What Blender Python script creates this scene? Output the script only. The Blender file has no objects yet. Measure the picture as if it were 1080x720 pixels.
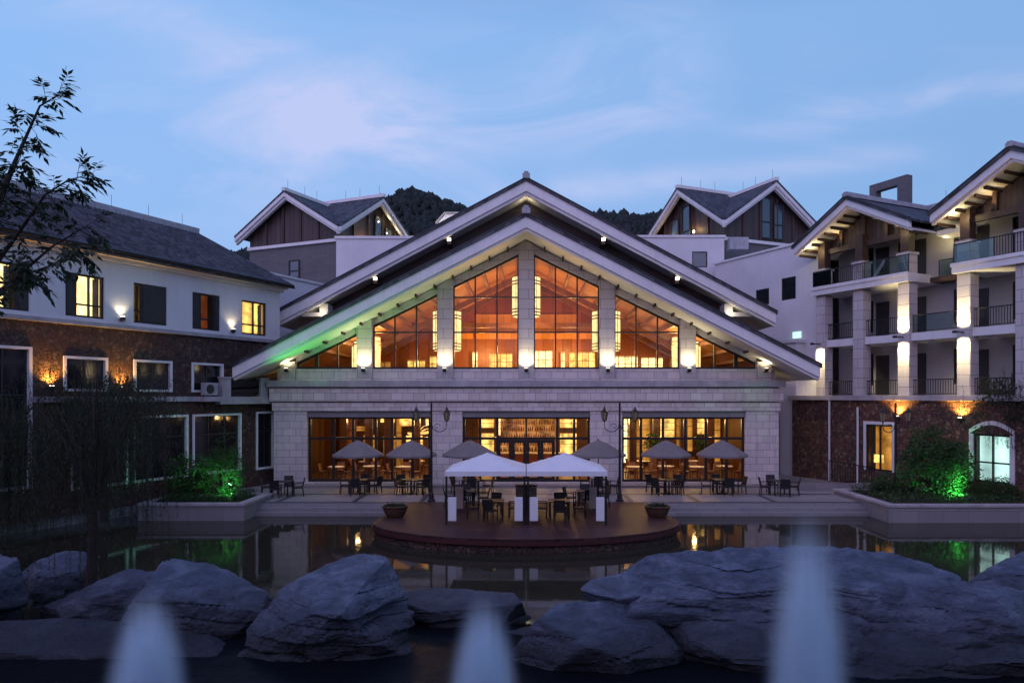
import bpy, bmesh, math, random
from mathutils import Vector, Matrix, noise
R = math.radians
random.seed(7)
scene = bpy.context.scene

# ------------------------------------------------------------------ camera
cam_d = bpy.data.cameras.new('camera')
cam = bpy.data.objects.new('camera', cam_d)
scene.collection.objects.link(cam)
cam.location = (0, 0, 5)
cam.rotation_euler = (R(90), 0, 0)
cam_d.sensor_width = 36.0
cam_d.lens = 25.0
cam_d.shift_x = -15 / 1080
cam_d.shift_y = 58 / 1080
cam_d.clip_start = 0.1
cam_d.clip_end = 4000
scene.camera = cam

# ------------------------------------------------------------------ render settings
scene.view_settings.view_transform = 'Standard'
scene.view_settings.look = 'None'
scene.view_settings.exposure = 0.0
scene.view_settings.gamma = 1.0
scene.view_settings.use_curve_mapping = False
cy = scene.cycles
cy.use_denoising = True
try:
    cy.denoiser = 'OPENIMAGEDENOISE'
except Exception:
    pass
cy.max_bounces = 7
cy.diffuse_bounces = 3
cy.glossy_bounces = 3
cy.transmission_bounces = 4
cy.transparent_max_bounces = 16
cy.volume_bounces = 4
cy.sample_clamp_indirect = 4.0
cy.caustics_reflective = False
cy.caustics_refractive = False
cy.use_light_tree = True


# ------------------------------------------------------------------ node helper
class N:
    def __init__(s, tree):
        s.t = tree

    def new(s, kind, **kw):
        n = s.t.nodes.new(kind)
        for k, v in kw.items():
            if k == 'ins':
                for i, val in v.items():
                    if hasattr(val, 'is_linked') or isinstance(val, bpy.types.NodeSocket):
                        s.t.links.new(val, n.inputs[i])
                    else:
                        n.inputs[i].default_value = val
            else:
                setattr(n, k, v)
        return n

    def math(s, op, a, b=None, c=None, clamp=False):
        n = s.t.nodes.new('ShaderNodeMath')
        n.operation = op
        n.use_clamp = clamp
        for i, v in enumerate((a, b, c)):
            if v is None:
                continue
            if isinstance(v, bpy.types.NodeSocket):
                s.t.links.new(v, n.inputs[i])
            else:
                n.inputs[i].default_value = v
        return n.outputs[0]

    def mix(s, f, a, b, blend='MIX'):
        n = s.t.nodes.new('ShaderNodeMix')
        n.data_type = 'RGBA'
        n.blend_type = blend
        for i, v in ((0, f), (6, a), (7, b)):
            if isinstance(v, bpy.types.NodeSocket):
                s.t.links.new(v, n.inputs[i])
            elif i == 0:
                n.inputs[i].default_value = v
            else:
                n.inputs[i].default_value = (v[0], v[1], v[2], 1)
        return n.outputs[2]

    def ramp(s, f, stops):
        n = s.t.nodes.new('ShaderNodeValToRGB')
        e = n.color_ramp.elements
        while len(e) < len(stops):
            e.new(0.5)
        for el, (p, c) in zip(e, stops):
            el.position = p
            el.color = (c[0], c[1], c[2], 1) if isinstance(c, (tuple, list)) else (c, c, c, 1)
        s.t.links.new(f, n.inputs[0])
        return n.outputs[0]

    def link(s, a, b):
        s.t.links.new(a, b)


# ------------------------------------------------------------------ world: dusk sky
world = bpy.data.worlds.new('World')
scene.world = world
world.use_nodes = True
wt = world.node_tree
wt.nodes.clear()
w = N(wt)
SUN_EL, SUN_ROT = R(1.0), R(150)
sky = w.new('ShaderNodeTexSky', sky_type='NISHITA', sun_disc=False)
sky.sun_elevation = SUN_EL
sky.sun_rotation = SUN_ROT
sky.altitude = 100
sky.air_density = 1.0
sky.dust_density = 0.6
sky.ozone_density = 4.0
tc = w.new('ShaderNodeTexCoord')
sep = w.new('ShaderNodeSeparateXYZ', ins={0: tc.outputs['Generated']})
X_, Y_, Z_ = sep.outputs
ay = w.math('MAXIMUM', w.math('ABSOLUTE', Y_), 0.15)
U = w.math('DIVIDE', X_, ay)
V = w.math('DIVIDE', Z_, ay)
base = w.ramp(w.math('MAXIMUM', Z_, 0.0), [(0.0, (0.31, 0.47, 0.79)), (0.2, (0.262, 0.455, 0.80)),
                                           (0.45, (0.25, 0.46, 0.82)), (0.62, (0.15, 0.27, 0.60)), (1.0, (0.085, 0.16, 0.46))])
# the dusk glow is stronger to the west (left) than to the east
side = w.math('MULTIPLY_ADD', X_, -0.12, 1.0)
basec = w.new('ShaderNodeVectorMath', operation='SCALE', ins={0: base, 'Scale': side}).outputs[0]
comb = w.new('ShaderNodeCombineXYZ', ins={0: U, 1: V, 2: 0.0}).outputs[0]
mp = w.new('ShaderNodeMapping', ins={'Vector': comb, 'Scale': (1.0, 2.6, 1.0), 'Rotation': (0, 0, R(-10)), 'Location': (0.4, 1.2, 0)})
nz = w.new('ShaderNodeTexNoise', ins={'Vector': mp.outputs[0], 'Scale': 2.6, 'Detail': 9.0, 'Roughness': 0.58, 'Distortion': 0.9})
nz2 = w.new('ShaderNodeTexNoise', ins={'Vector': mp.outputs[0], 'Scale': 0.9, 'Detail': 2.0})


def band(u0, v0, slope, wid, ulo, uhi, soft):
    d = w.math('SUBTRACT', V, w.math('MULTIPLY_ADD', w.math('SUBTRACT', U, u0), slope, v0))
    d = w.math('DIVIDE', d, wid)
    g = w.math('POWER', 2.718, w.math('MULTIPLY', w.math('MULTIPLY', d, d), -1.0))
    a = w.new('ShaderNodeMapRange', interpolation_type='SMOOTHSTEP', ins={0: U, 1: ulo - soft, 2: ulo + soft, 3: 0.0, 4: 1.0}).outputs[0]
    b = w.new('ShaderNodeMapRange', interpolation_type='SMOOTHSTEP', ins={0: U, 1: uhi - soft, 2: uhi + soft, 3: 1.0, 4: 0.0}).outputs[0]
    return w.math('MULTIPLY', g, w.math('MULTIPLY', a, b))


b1 = band(-0.2, 0.385, 0.16, 0.095, -0.72, 0.24, 0.10)
b2 = band(0.5, 0.405, 0.18, 0.022, 0.33, 1.2, 0.12)
b3 = band(0.3, 0.315, 0.10, 0.020, -0.1, 0.53, 0.10)
b4 = band(-0.45, 0.50, -0.45, 0.06, -0.8, -0.1, 0.12)
n01 = w.new('ShaderNodeMapRange', ins={0: nz.outputs[0], 1: 0.38, 2: 0.66, 3: 0.0, 4: 1.0}).outputs[0]
cl = w.math('ADD', w.math('MULTIPLY', b1, 1.05), w.math('MULTIPLY', b2, 0.7))
cl = w.math('ADD', cl, w.math('ADD', w.math('MULTIPLY', b3, 0.7), w.math('MULTIPLY', b4, 0.6)))
cl = w.math('MULTIPLY', cl, w.math('MULTIPLY_ADD', n01, 0.95, 0.08))
thin = w.math('MULTIPLY', w.new('ShaderNodeMapRange', ins={0: nz.outputs[0], 1: 0.52, 2: 0.8, 3: 0.0, 4: 0.35}).outputs[0], nz2.outputs[0])
cl = w.math('MULTIPLY', w.math('ADD', cl, thin, clamp=True), 0.9)
withcl = w.mix(cl, basec, (0.54, 0.60, 0.88))
# pink afterglow low in the west, behind and left of the camera
glow = w.new('ShaderNodeVectorMath', operation='DOT_PRODUCT', ins={0: tc.outputs['Generated'], 1: Vector((-0.45, -0.86, 0.45)).normalized()}).outputs['Value']
glow = w.math('POWER', w.math('MAXIMUM', glow, 0.0), 2.0)
withcl = w.mix(glow, withcl, (0.90, 0.76, 1.42))
bg = w.new('ShaderNodeBackground', ins={'Color': withcl, 'Strength': 1.0})
bgs = w.new('ShaderNodeBackground', ins={'Color': sky.outputs[0], 'Strength': 0.05})
ad = w.new('ShaderNodeAddShader', ins={0: bg.outputs[0], 1: bgs.outputs[0]})
wo = w.new('ShaderNodeOutputWorld', ins={0: ad.outputs[0]})

# faint afterglow
sun_d = bpy.data.lights.new('afterglow', 'SUN')
sun_d.energy = 0.06
sun_d.angle = R(40)
sun_d.color = (0.75, 0.8, 1.0)
sun = bpy.data.objects.new('afterglow', sun_d)
scene.collection.objects.link(sun)
sun.rotation_euler = (R(50), 0, R(-30))

# ------------------------------------------------------------------ mesh builder


class MB:
    def __init__(s):
        s.v = []
        s.f = []

    def add(s, vs, fs):
        o = len(s.v)
        s.v.extend([tuple(p) for p in vs])
        s.f.extend([tuple(i + o for i in f) for f in fs])
        return s

    def box(s, x0, x1, y0, y1, z0, z1):
        return s.add([(x0, y0, z0), (x1, y0, z0), (x1, y1, z0), (x0, y1, z0), (x0, y0, z1), (x1, y0, z1), (x1, y1, z1), (x0, y1, z1)],
                     [(0, 3, 2, 1), (4, 5, 6, 7), (0, 1, 5, 4), (1, 2, 6, 5), (2, 3, 7, 6), (3, 0, 4, 7)])

    def prism(s, poly, y0, y1):
        """polygon in xz (convex), extruded along y"""
        n = len(poly)
        vs = [(x, y0, z) for x, z in poly] + [(x, y1, z) for x, z in poly]
        fs = [tuple(range(n)), tuple(range(2 * n - 1, n - 1, -1))]
        fs += [(i, i + n, (i + 1) % n + n, (i + 1) % n) for i in range(n)]
        return s.add(vs, fs)

    def plate(s, poly, z0, z1):
        """polygon in xy extruded in z"""
        n = len(poly)
        vs = [(x, y, z0) for x, y in poly] + [(x, y, z1) for x, y in poly]
        fs = [tuple(range(n - 1, -1, -1)), tuple(range(n, 2 * n))]
        fs += [(i, (i + 1) % n, (i + 1) % n + n, i + n) for i in range(n)]
        return s.add(vs, fs)

    def slope(s, x0, z0, x1, z1, t, y0, y1):
        return s.prism([(x0, z0), (x1, z1), (x1, z1 - t), (x0, z0 - t)], y0, y1)

    def chevron(s, hw, za, p, t, y0, y1, cx=0.0):
        s.slope(cx - hw, za - p * hw, cx, za, t, y0, y1)
        s.slope(cx, za, cx + hw, za - p * hw, t, y0, y1)
        return s

    def tube(s, pts, rads, n=8, cap=True):
        pts = [Vector(p) for p in pts]
        if not isinstance(rads, (list, tuple)):
            rads = [rads] * len(pts)
        rings = []
        for i, p in enumerate(pts):
            if i == 0:
                d = pts[1] - pts[0]
            elif i == len(pts) - 1:
                d = pts[-1] - pts[-2]
            else:
                d = pts[i + 1] - pts[i - 1]
            d.normalize()
            a = Vector((0, 0, 1)) if abs(d.z) < 0.9 else Vector((1, 0, 0))
            u = d.cross(a).normalized()
            v = d.cross(u)
            rings.append([p + (u * math.cos(2 * math.pi * k / n) + v * math.sin(2 * math.pi * k / n)) * rads[i] for k in range(n)])
        vs = [q for r in rings for q in r]
        fs = []
        for i in range(len(rings) - 1):
            for k in range(n):
                fs.append((i * n + k, i * n + (k + 1) % n, (i + 1) * n + (k + 1) % n, (i + 1) * n + k))
        if cap:
            fs.append(tuple(range(n - 1, -1, -1)))
            fs.append(tuple(range((len(rings) - 1) * n, len(rings) * n)))
        return s.add(vs, fs)

    def lathe(s, prof, c=(0, 0, 0), n=20):
        vs = []
        for r, z in prof:
            for k in range(n):
                a = 2 * math.pi * k / n
                vs.append((c[0] + r * math.cos(a), c[1] + r * math.sin(a), c[2] + z))
        fs = []
        for i in range(len(prof) - 1):
            for k in range(n):
                fs.append((i * n + k, i * n + (k + 1) % n, (i + 1) * n + (k + 1) % n, (i + 1) * n + k))
        if prof[0][0] > 1e-4:
            fs.append(tuple(range(n - 1, -1, -1)))
        if prof[-1][0] > 1e-4:
            m = (len(prof) - 1) * n
            fs.append(tuple(range(m, m + n)))
        return s.add(vs, fs)

    def bar(s, a, b, wx, wz):
        """square-section bar between two points"""
        a = Vector(a)
        b = Vector(b)
        d = (b - a).normalized()
        up = Vector((0, 0, 1)) if abs(d.z) < 0.95 else Vector((0, 1, 0))
        u = d.cross(up).normalized() * (wx / 2)
        v = d.cross(u).normalized() * (wz / 2)
        vs = [a - u - v, a + u - v, a + u + v, a - u + v, b - u - v, b + u - v, b + u + v, b - u + v]
        return s.add(vs, [(0, 3, 2, 1), (4, 5, 6, 7), (0, 1, 5, 4), (1, 2, 6, 5), (2, 3, 7, 6), (3, 0, 4, 7)])

    def build(s, name, mat, parent=None, smooth=False, bevel=0.0):
        me = bpy.data.meshes.new(name)
        me.from_pydata(s.v, [], s.f)
        me.update()
        bm = bmesh.new()
        bm.from_mesh(me)
        bmesh.ops.recalc_face_normals(bm, faces=bm.faces)
        bm.to_mesh(me)
        bm.free()
        if smooth:
            me.polygons.foreach_set('use_smooth', [True] * len(me.polygons))
        me.materials.append(mat)
        o = bpy.data.objects.new(name, me)
        scene.collection.objects.link(o)
        if parent is not None:
            o.parent = parent
        if bevel:
            b = o.modifiers.new('bevel', 'BEVEL')
            b.width = bevel
            b.segments = 2
            b.limit_method = 'ANGLE'
        return o


def tag(o, label=None, cat=None, group=None, kind=None):
    if label:
        o['label'] = label
    if cat:
        o['category'] = cat
    if group:
        o['group'] = group
    if kind:
        o['kind'] = kind
    return o


def empty(name, loc=(0, 0, 0), rz=0.0):
    o = bpy.data.objects.new(name, None)
    o.location = loc
    o.rotation_euler = (0, 0, rz)
    o.empty_display_size = 0.2
    scene.collection.objects.link(o)
    return o


def copy_tree(o, parent=None):
    c = o.copy()
    scene.collection.objects.link(c)
    c.parent = parent
    for ch in list(o.children):
        copy_tree(ch, c)
    return c


def lamp(name, kind, loc, energy, color, parent=None, to=None, size=None, blend=0.6, radius=0.05, area=None):
    d = bpy.data.lights.new(name, kind)
    d.energy = energy
    d.color = color
    if kind == 'SPOT':
        d.spot_size = size
        d.spot_blend = blend
    if kind in ('SPOT', 'POINT'):
        d.shadow_soft_size = radius
    if kind == 'AREA':
        d.shape = 'RECTANGLE'
        d.size, d.size_y = area
    o = bpy.data.objects.new(name, d)
    scene.collection.objects.link(o)
    o.location = loc
    if to is not None:
        dv = Vector(to) - Vector(loc)
        o.rotation_euler = dv.to_track_quat('-Z', 'Y').to_euler()
    if parent is not None:
        o.parent = parent
    return o


# ------------------------------------------------------------------ materials
def mat_new(name):
    m = bpy.data.materials.new(name)
    m.use_nodes = True
    m.node_tree.nodes.clear()
    n = N(m.node_tree)
    out = n.new('ShaderNodeOutputMaterial')
    return m, n, out


def principled(n, out, color, rough=0.6, bump=None, bstr=0.3, bdist=0.02, metallic=0.0, spec=0.5):
    p = n.new('ShaderNodeBsdfPrincipled')
    if isinstance(color, bpy.types.NodeSocket):
        n.link(color, p.inputs['Base Color'])
    else:
        p.inputs['Base Color'].default_value = (*color, 1)
    if isinstance(rough, bpy.types.NodeSocket):
        n.link(rough, p.inputs['Roughness'])
    else:
        p.inputs['Roughness'].default_value = rough
    p.inputs['Metallic'].default_value = metallic
    p.inputs['Specular IOR Level'].default_value = spec
    if bump is not None:
        b = n.new('ShaderNodeBump', ins={'Strength': bstr, 'Distance': bdist, 'Height': bump})
        n.link(b.outputs[0], p.inputs['Normal'])
    n.link(p.outputs[0], out.inputs[0])
    return p


def objc(n):
    return n.new('ShaderNodeTexCoord').outputs['Object']


def noise_tex(n, vec, scale, detail=5.0, rough=0.55, dist=0.0):
    return n.new('ShaderNodeTexNoise', ins={'Vector': vec, 'Scale': scale, 'Detail': detail, 'Roughness': rough, 'Distortion': dist}).outputs[0]


def m_plain(name, color, rough=0.6, var=0.15, scale=3.0, metallic=0.0, bstr=0.15, spec=0.4, streak=0.0):
    m, n, out = mat_new(name)
    c = objc(n)
    f = noise_tex(n, c, scale, 6.0, 0.6)
    lo = tuple(x * (1 - var) for x in color)
    hi = tuple(min(1, x * (1 + var)) for x in color)
    col = n.ramp(f, [(0.3, lo), (0.7, hi)])
    if streak:
        st = noise_tex(n, n.new('ShaderNodeMapping', ins={'Vector': c, 'Scale': (3.2, 3.2, 0.22)}).outputs[0], 1.5, 6.0, 0.6)
        col = n.mix(n.math('MULTIPLY', n.new('ShaderNodeMapRange', ins={0: st, 1: 0.50, 2: 0.78}).outputs[0], streak), col, tuple(x * 0.45 for x in color))
    fine = noise_tex(n, c, scale * 14, 3.0)
    principled(n, out, col, rough, fine, bstr, 0.005, metallic, spec)
    return m


def wallmap(n):
    """wall coordinates: horizontal run in x, height in y"""
    s = n.new('ShaderNodeSeparateXYZ', ins={0: objc(n)})
    run = n.math('ADD', s.outputs[0], n.math('MULTIPLY', s.outputs[1], 0.83))
    return n.new('ShaderNodeCombineXYZ', ins={0: run, 1: s.outputs[2], 2: 0.0}).outputs[0]


def m_blocks(name, c1, c2, mortar, bw, bh, msize=0.006):
    m, n, out = mat_new(name)
    v = wallmap(n)
    b = n.new('ShaderNodeTexBrick', ins={'Vector': v, 'Color1': (*c1, 1), 'Color2': (*c2, 1), 'Mortar': (*mortar, 1), 'Scale': 1.0,
                                          'Mortar Size': msize, 'Brick Width': bw, 'Row Height': bh, 'Bias': 0.0, 'Mortar Smooth': 0.2})
    f = noise_tex(n, objc(n), 0.9, 6.0, 0.6)
    st = noise_tex(n, n.new('ShaderNodeMapping', ins={'Vector': objc(n), 'Scale': (2.5, 2.5, 0.25)}).outputs[0], 1.4, 5.0)
    col = n.mix(n.math('MULTIPLY', f, 0.25), b.outputs[0], (0.30, 0.25, 0.22))
    col = n.mix(n.math('MULTIPLY', n.new('ShaderNodeMapRange', ins={0: st, 1: 0.52, 2: 0.75}).outputs[0], 0.3), col, (0.16, 0.15, 0.15))
    h = n.math('ADD', n.math('MULTIPLY', b.outputs[1], -1.0), n.math('MULTIPLY', noise_tex(n, objc(n), 30, 4.0), 0.15))
    principled(n, out, col, 0.75, h, 0.5, 0.012)
    return m


def m_rubble(name, cols, mortar, scale):
    m, n, out = mat_new(name)
    v = wallmap(n)
    wob = n.new('ShaderNodeTexNoise', ins={'Vector': v, 'Scale': 2.5, 'Detail': 3.0})
    vv = n.new('ShaderNodeVectorMath', operation='ADD', ins={0: v, 1: n.new('ShaderNodeVectorMath', operation='SCALE', ins={0: wob.outputs[1], 'Scale': 0.30}).outputs[0]}).outputs[0]
    vo = n.new('ShaderNodeTexVoronoi', voronoi_dimensions='2D', feature='F1', ins={'Vector': vv, 'Scale': scale, 'Randomness': 0.95})
    ve = n.new('ShaderNodeTexVoronoi', voronoi_dimensions='2D', feature='DISTANCE_TO_EDGE', ins={'Vector': vv, 'Scale': scale, 'Randomness': 0.95})
    s = n.new('ShaderNodeSeparateColor', ins={0: vo.outputs['Color']})
    k = len(cols)
    col = n.ramp(s.outputs[0], [((i + 0.5) / k, c) for i, c in enumerate(cols)])
    col = n.mix(n.math('MULTIPLY', noise_tex(n, objc(n), 9.0, 6.0), 0.6), col, (0.03, 0.018, 0.014))
    e = n.new('ShaderNodeMapRange', ins={0: ve.outputs['Distance'], 1: 0.02, 2: 0.09, 3: 0.0, 4: 1.0}).outputs[0]
    col = n.mix(e, mortar, col)
    h = n.math('ADD', n.math('MULTIPLY', e, 1.5), n.math('MULTIPLY', noise_tex(n, objc(n), 22.0, 5.0), 0.5))
    h = n.math('ADD', h, n.math('MULTIPLY', s.outputs[1], 1.0))
    principled(n, out, col, 0.8, h, 0.9, 0.05)
    return m


def m_tiles(name, color, run_axis=0):
    """roof tiles: ribs run down the slope, courses across it"""
    m, n, out = mat_new(name)
    s = n.new('ShaderNodeSeparateXYZ', ins={0: objc(n)})
    along = s.outputs[run_axis]
    down = s.outputs[1 - run_axis]
    a = n.math('ABSOLUTE', n.math('SINE', n.math('MULTIPLY', along, math.pi / 0.24)))
    d = n.math('FRACT', n.math('MULTIPLY', down, 1 / 0.28))
    cell = n.new('ShaderNodeCombineXYZ', ins={0: n.math('FLOOR', n.math('MULTIPLY', along, 1 / 0.24)), 1: n.math('FLOOR', n.math('MULTIPLY', down, 1 / 0.28)), 2: 0.0})
    wn = n.new('ShaderNodeTexWhiteNoise', noise_dimensions='2D', ins={'Vector': cell.outputs[0]})
    f = noise_tex(n, objc(n), 0.7, 5.0, 0.6)
    v = n.math('ADD', n.math('MULTIPLY', wn.outputs[0], 0.55), n.math('MULTIPLY', f, 0.8))
    col = n.ramp(v, [(0.25, tuple(c * 0.3 for c in color)), (0.6, color), (0.95, tuple(c * 2.4 for c in color))])
    h = n.math('ADD', a, n.math('MULTIPLY', d, 0.6))
    principled(n, out, col, 0.65, h, 0.9, 0.06)
    return m


def m_boards(name, color, width, axis=0, var=0.35, rough=0.55, spec=0.4, gap=0.1):
    m, n, out = mat_new(name)
    s = n.new('ShaderNodeSeparateXYZ', ins={0: objc(n)})
    a = s.outputs[axis]
    if axis == 0:
        a = n.math('ADD', a, n.math('MULTIPLY', s.outputs[1], 0.83))
    sc = n.math('MULTIPLY', a, 1 / width)
    cell = n.math('FLOOR', sc)
    fr = n.math('FRACT', sc)
    edge = n.math('MINIMUM', fr, n.math('SUBTRACT', 1.0, fr))
    g = n.new('ShaderNodeMapRange', ins={0: edge, 1: 0.0, 2: gap, 3: 0.0, 4: 1.0}).outputs[0]
    wn = n.new('ShaderNodeTexWhiteNoise', noise_dimensions='1D', ins={'W': cell})
    sclx = {0: (9, 9, 0.7), 1: (0.7, 9, 9), 2: (0.7, 0.7, 9)}[axis]
    grain = noise_tex(n, n.new('ShaderNodeMapping', ins={'Vector': objc(n), 'Scale': sclx}).outputs[0], 2.0, 6.0, 0.65, 0.4)
    v = n.math('ADD', n.math('MULTIPLY', wn.outputs[0], 0.6), n.math('MULTIPLY', grain, 0.6))
    col = n.ramp(v, [(0.15, tuple(c * (1 - var) for c in color)), (1.0, tuple(c * (1 + var) for c in color))])
    col = n.mix(g, tuple(c * 0.25 for c in color), col)
    principled(n, out, col, rough, n.math('ADD', g, n.math('MULTIPLY', grain, 0.2)), 0.6, 0.008, 0, spec)
    return m


def m_emit(name, color, strength, var=0.3, scale=2.0, fold=None):
    """a lit, glowing surface"""
    m, n, out = mat_new(name)
    f = noise_tex(n, objc(n), scale, 3.0)
    k = n.new('ShaderNodeMapRange', ins={0: f, 1: 0.3, 2: 0.7, 3: strength * (1 - var), 4: strength * (1 + var)}).outputs[0]
    if fold:
        s = n.new('ShaderNodeSeparateXYZ', ins={0: objc(n)})
        wv = n.math('SINE', n.math('MULTIPLY', n.math('ADD', s.outputs[0], n.math('MULTIPLY', s.outputs[1], 0.7)), fold))
        k = n.math('MULTIPLY', k, n.math('MULTIPLY_ADD', wv, 0.22, 0.8))
    e = n.new('ShaderNodeEmission', ins={'Color': (*color, 1), 'Strength': k})
    n.link(e.outputs[0], out.inputs[0])
    return m


def m_glass(name, tint=(1, 1, 1), ior=1.45, rough=0.0, gain=1.0):
    m, n, out = mat_new(name)
    fr = n.new('ShaderNodeFresnel', ins={'IOR': ior})
    tr = n.new('ShaderNodeBsdfTransparent', ins={0: (*tint, 1)})
    gl = n.new('ShaderNodeBsdfGlossy', ins={'Color': (1, 1, 1, 1), 'Roughness': rough})
    mx = n.new('ShaderNodeMixShader', ins={0: n.math('MULTIPLY', fr.outputs[0], gain, clamp=True), 1: tr.outputs[0], 2: gl.outputs[0]})
    n.link(mx.outputs[0], out.inputs[0])
    return m


def m_leaf(name, c1, c2, trans=0.35):
    m, n, out = mat_new(name)
    g = n.new('ShaderNodeNewGeometry')
    rnd = g.outputs['Random Per Island']
    col = n.ramp(rnd, [(0.0, c1), (1.0, c2)])
    d = n.new('ShaderNodeBsdfPrincipled', ins={'Base Color': col, 'Roughness': 0.5, 'Specular IOR Level': 0.35})
    t = n.new('ShaderNodeBsdfTranslucent', ins={'Color': col})
    mx = n.new('ShaderNodeMixShader', ins={0: trans, 1: d.outputs[0], 2: t.outputs[0]})
    n.link(mx.outputs[0], out.inputs[0])
    return m


M = {}
M['stone'] = m_blocks('pale_stone', (0.80, 0.70, 0.64), (0.63, 0.56, 0.55), (0.10, 0.09, 0.09), 0.72, 0.40, 0.009)
M['stone_small'] = m_blocks('pale_stone_course', (0.82, 0.72, 0.67), (0.64, 0.53, 0.48), (0.10, 0.09, 0.09), 0.62, 0.40, 0.009)
M['stone_pier'] = m_blocks('pier_stone', (0.64, 0.58, 0.55), (0.55, 0.51, 0.50), (0.12, 0.11, 0.11), 1.6, 0.55, 0.012)
M['coping'] = m_plain('coping_stone', (0.40, 0.37, 0.38), 0.75, 0.22, 1.6, streak=0.4)
M['kerbstone'] = m_blocks('kerb_stone', (0.27, 0.255, 0.26), (0.22, 0.205, 0.21), (0.08, 0.08, 0.08), 1.1, 0.9)
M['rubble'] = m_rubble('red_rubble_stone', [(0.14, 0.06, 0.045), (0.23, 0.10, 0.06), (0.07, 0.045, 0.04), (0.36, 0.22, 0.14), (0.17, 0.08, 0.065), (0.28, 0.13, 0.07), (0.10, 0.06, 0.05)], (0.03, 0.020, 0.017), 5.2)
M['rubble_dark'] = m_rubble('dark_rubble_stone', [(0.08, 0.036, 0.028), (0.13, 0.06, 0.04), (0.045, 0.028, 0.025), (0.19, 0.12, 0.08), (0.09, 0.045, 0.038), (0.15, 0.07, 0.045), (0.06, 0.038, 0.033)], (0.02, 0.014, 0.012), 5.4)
M['plaster'] = m_plain('white_plaster', (0.72, 0.70, 0.70), 0.85, 0.07, 0.6, bstr=0.1, streak=0.13)
M['recess'] = m_plain('shaded_recess_plaster', (0.42, 0.40, 0.40), 0.85, 0.08, 0.7)  # white plaster darkened to carry the balcony recess's shade in its colour
M['white'] = m_plain('white_paint', (0.76, 0.74, 0.72), 0.6, 0.08, 1.0, bstr=0.06, streak=0.2)
M['offwhite'] = m_plain('soffit_paint', (0.70, 0.68, 0.66), 0.7, 0.08, 1.0)
M['greystone'] = m_blocks('grey_stone', (0.11, 0.11, 0.12), (0.085, 0.085, 0.095), (0.04, 0.04, 0.045), 0.5, 0.22)
M['tile_x'] = m_tiles('grey_roof_tile', (0.038, 0.038, 0.044), 0)
M['tile_y'] = m_tiles('grey_roof_tile_turned', (0.038, 0.038, 0.044), 1)
M['verge'] = m_plain('dark_verge_tile', (0.03, 0.031, 0.035), 0.6, 0.3, 5.0)
M['ridge'] = m_plain('ridge_tile', (0.36, 0.36, 0.38), 0.7, 0.2, 3.0)
M['wood'] = m_boards('brown_siding', (0.070, 0.046, 0.041), 0.28, 0)
M['woodtrim'] = m_plain('brown_trim', (0.05, 0.028, 0.022), 0.55, 0.25, 4.0)
M['darkwood'] = m_boards('dark_louver', (0.05, 0.032, 0.024), 0.16, 2)
M['warmwood'] = m_boards('warm_interior_wood', (0.55, 0.22, 0.05), 0.55, 0, 0.25, 0.45, gap=0.03)
M['warmceil'] = m_boards('warm_ceiling_boards', (0.50, 0.19, 0.045), 0.22, 1, 0.3, 0.45, gap=0.12)
M['redwood'] = m_boards('red_interior_wood', (0.24, 0.065, 0.022), 0.7, 0, 0.3, 0.4, gap=0.03)
M['brownwood'] = m_boards('dark_restaurant_wood', (0.085, 0.030, 0.014), 0.5, 0, 0.6, 0.4, gap=0.05)
M['beamwood'] = m_plain('beam_wood', (0.26, 0.10, 0.04), 0.5, 0.25, 3.0)
M['floorwood'] = m_boards('restaurant_floor', (0.18, 0.085, 0.04), 0.18, 0, 0.3, 0.35)
M['frame'] = m_plain('dark_window_frame', (0.022, 0.017, 0.015), 0.4, 0.2, 5.0, bstr=0.03)
M['shutter'] = m_plain('charcoal_panel', (0.035, 0.032, 0.032), 0.5, 0.2, 3.0)
M['metal'] = m_plain('black_metal', (0.016, 0.016, 0.018), 0.4, 0.25, 6.0, bstr=0.05)
M['rattan'] = m_plain('black_rattan', (0.018, 0.016, 0.016), 0.55, 0.3, 20.0)
M['glass'] = m_glass('clear_glass', (0.96, 0.97, 0.97), 1.35, gain=0.5)
M['rail_glass'] = m_glass('greenish_rail_glass', (0.72, 0.84, 0.84), 1.5, gain=1.2)
M['darkglass'] = m_plain('dark_window_glass', (0.01, 0.012, 0.016), 0.06, 0.1, 1.0, bstr=0.0, spec=0.7)
M['bluepane'] = m_glass('window_glass_reflecting', (0.5, 0.55, 0.6), 1.7, gain=1.6)
M['canvas'] = m_plain('white_canvas', (0.80, 0.80, 0.80), 0.75, 0.03, 1.5, bstr=0.05)
M['parasol'] = m_plain('taupe_parasol_cloth', (0.205, 0.185, 0.185), 0.85, 0.06, 2.0)
M['beigecloth'] = m_plain('beige_cloth', (0.36, 0.29, 0.23), 0.85, 0.1, 4.0)
M['deck'] = m_boards('red_brown_deck', (0.062, 0.026, 0.026), 0.14, 1, 0.4, 0.5, spec=0.25, gap=0.09)
M['deckedge'] = m_plain('deck_edge_paint', (0.07, 0.018, 0.017), 0.5, 0.2, 3.0)
M['brass'] = m_plain('lantern_glass', (0.30, 0.24, 0.14), 0.25, 0.1, 4.0)
M['bowl'] = m_plain('bronze_bowl', (0.10, 0.055, 0.035), 0.4, 0.3, 6.0)
M['cabinet'] = m_boards('cabinet_slats', (0.14, 0.075, 0.04), 0.09, 0, 0.3)
M['bark'] = m_plain('bark', (0.035, 0.026, 0.022), 0.9, 0.35, 9.0, bstr=0.6)
M['leaf_dark'] = m_leaf('dark_leaves', (0.018, 0.032, 0.014), (0.045, 0.07, 0.028))
M['leaf_willow'] = m_leaf('willow_leaves', (0.020, 0.032, 0.014), (0.05, 0.065, 0.03))
M['leaf_shrub'] = m_leaf('shrub_leaves', (0.03, 0.07, 0.02), (0.08, 0.14, 0.05))
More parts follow.
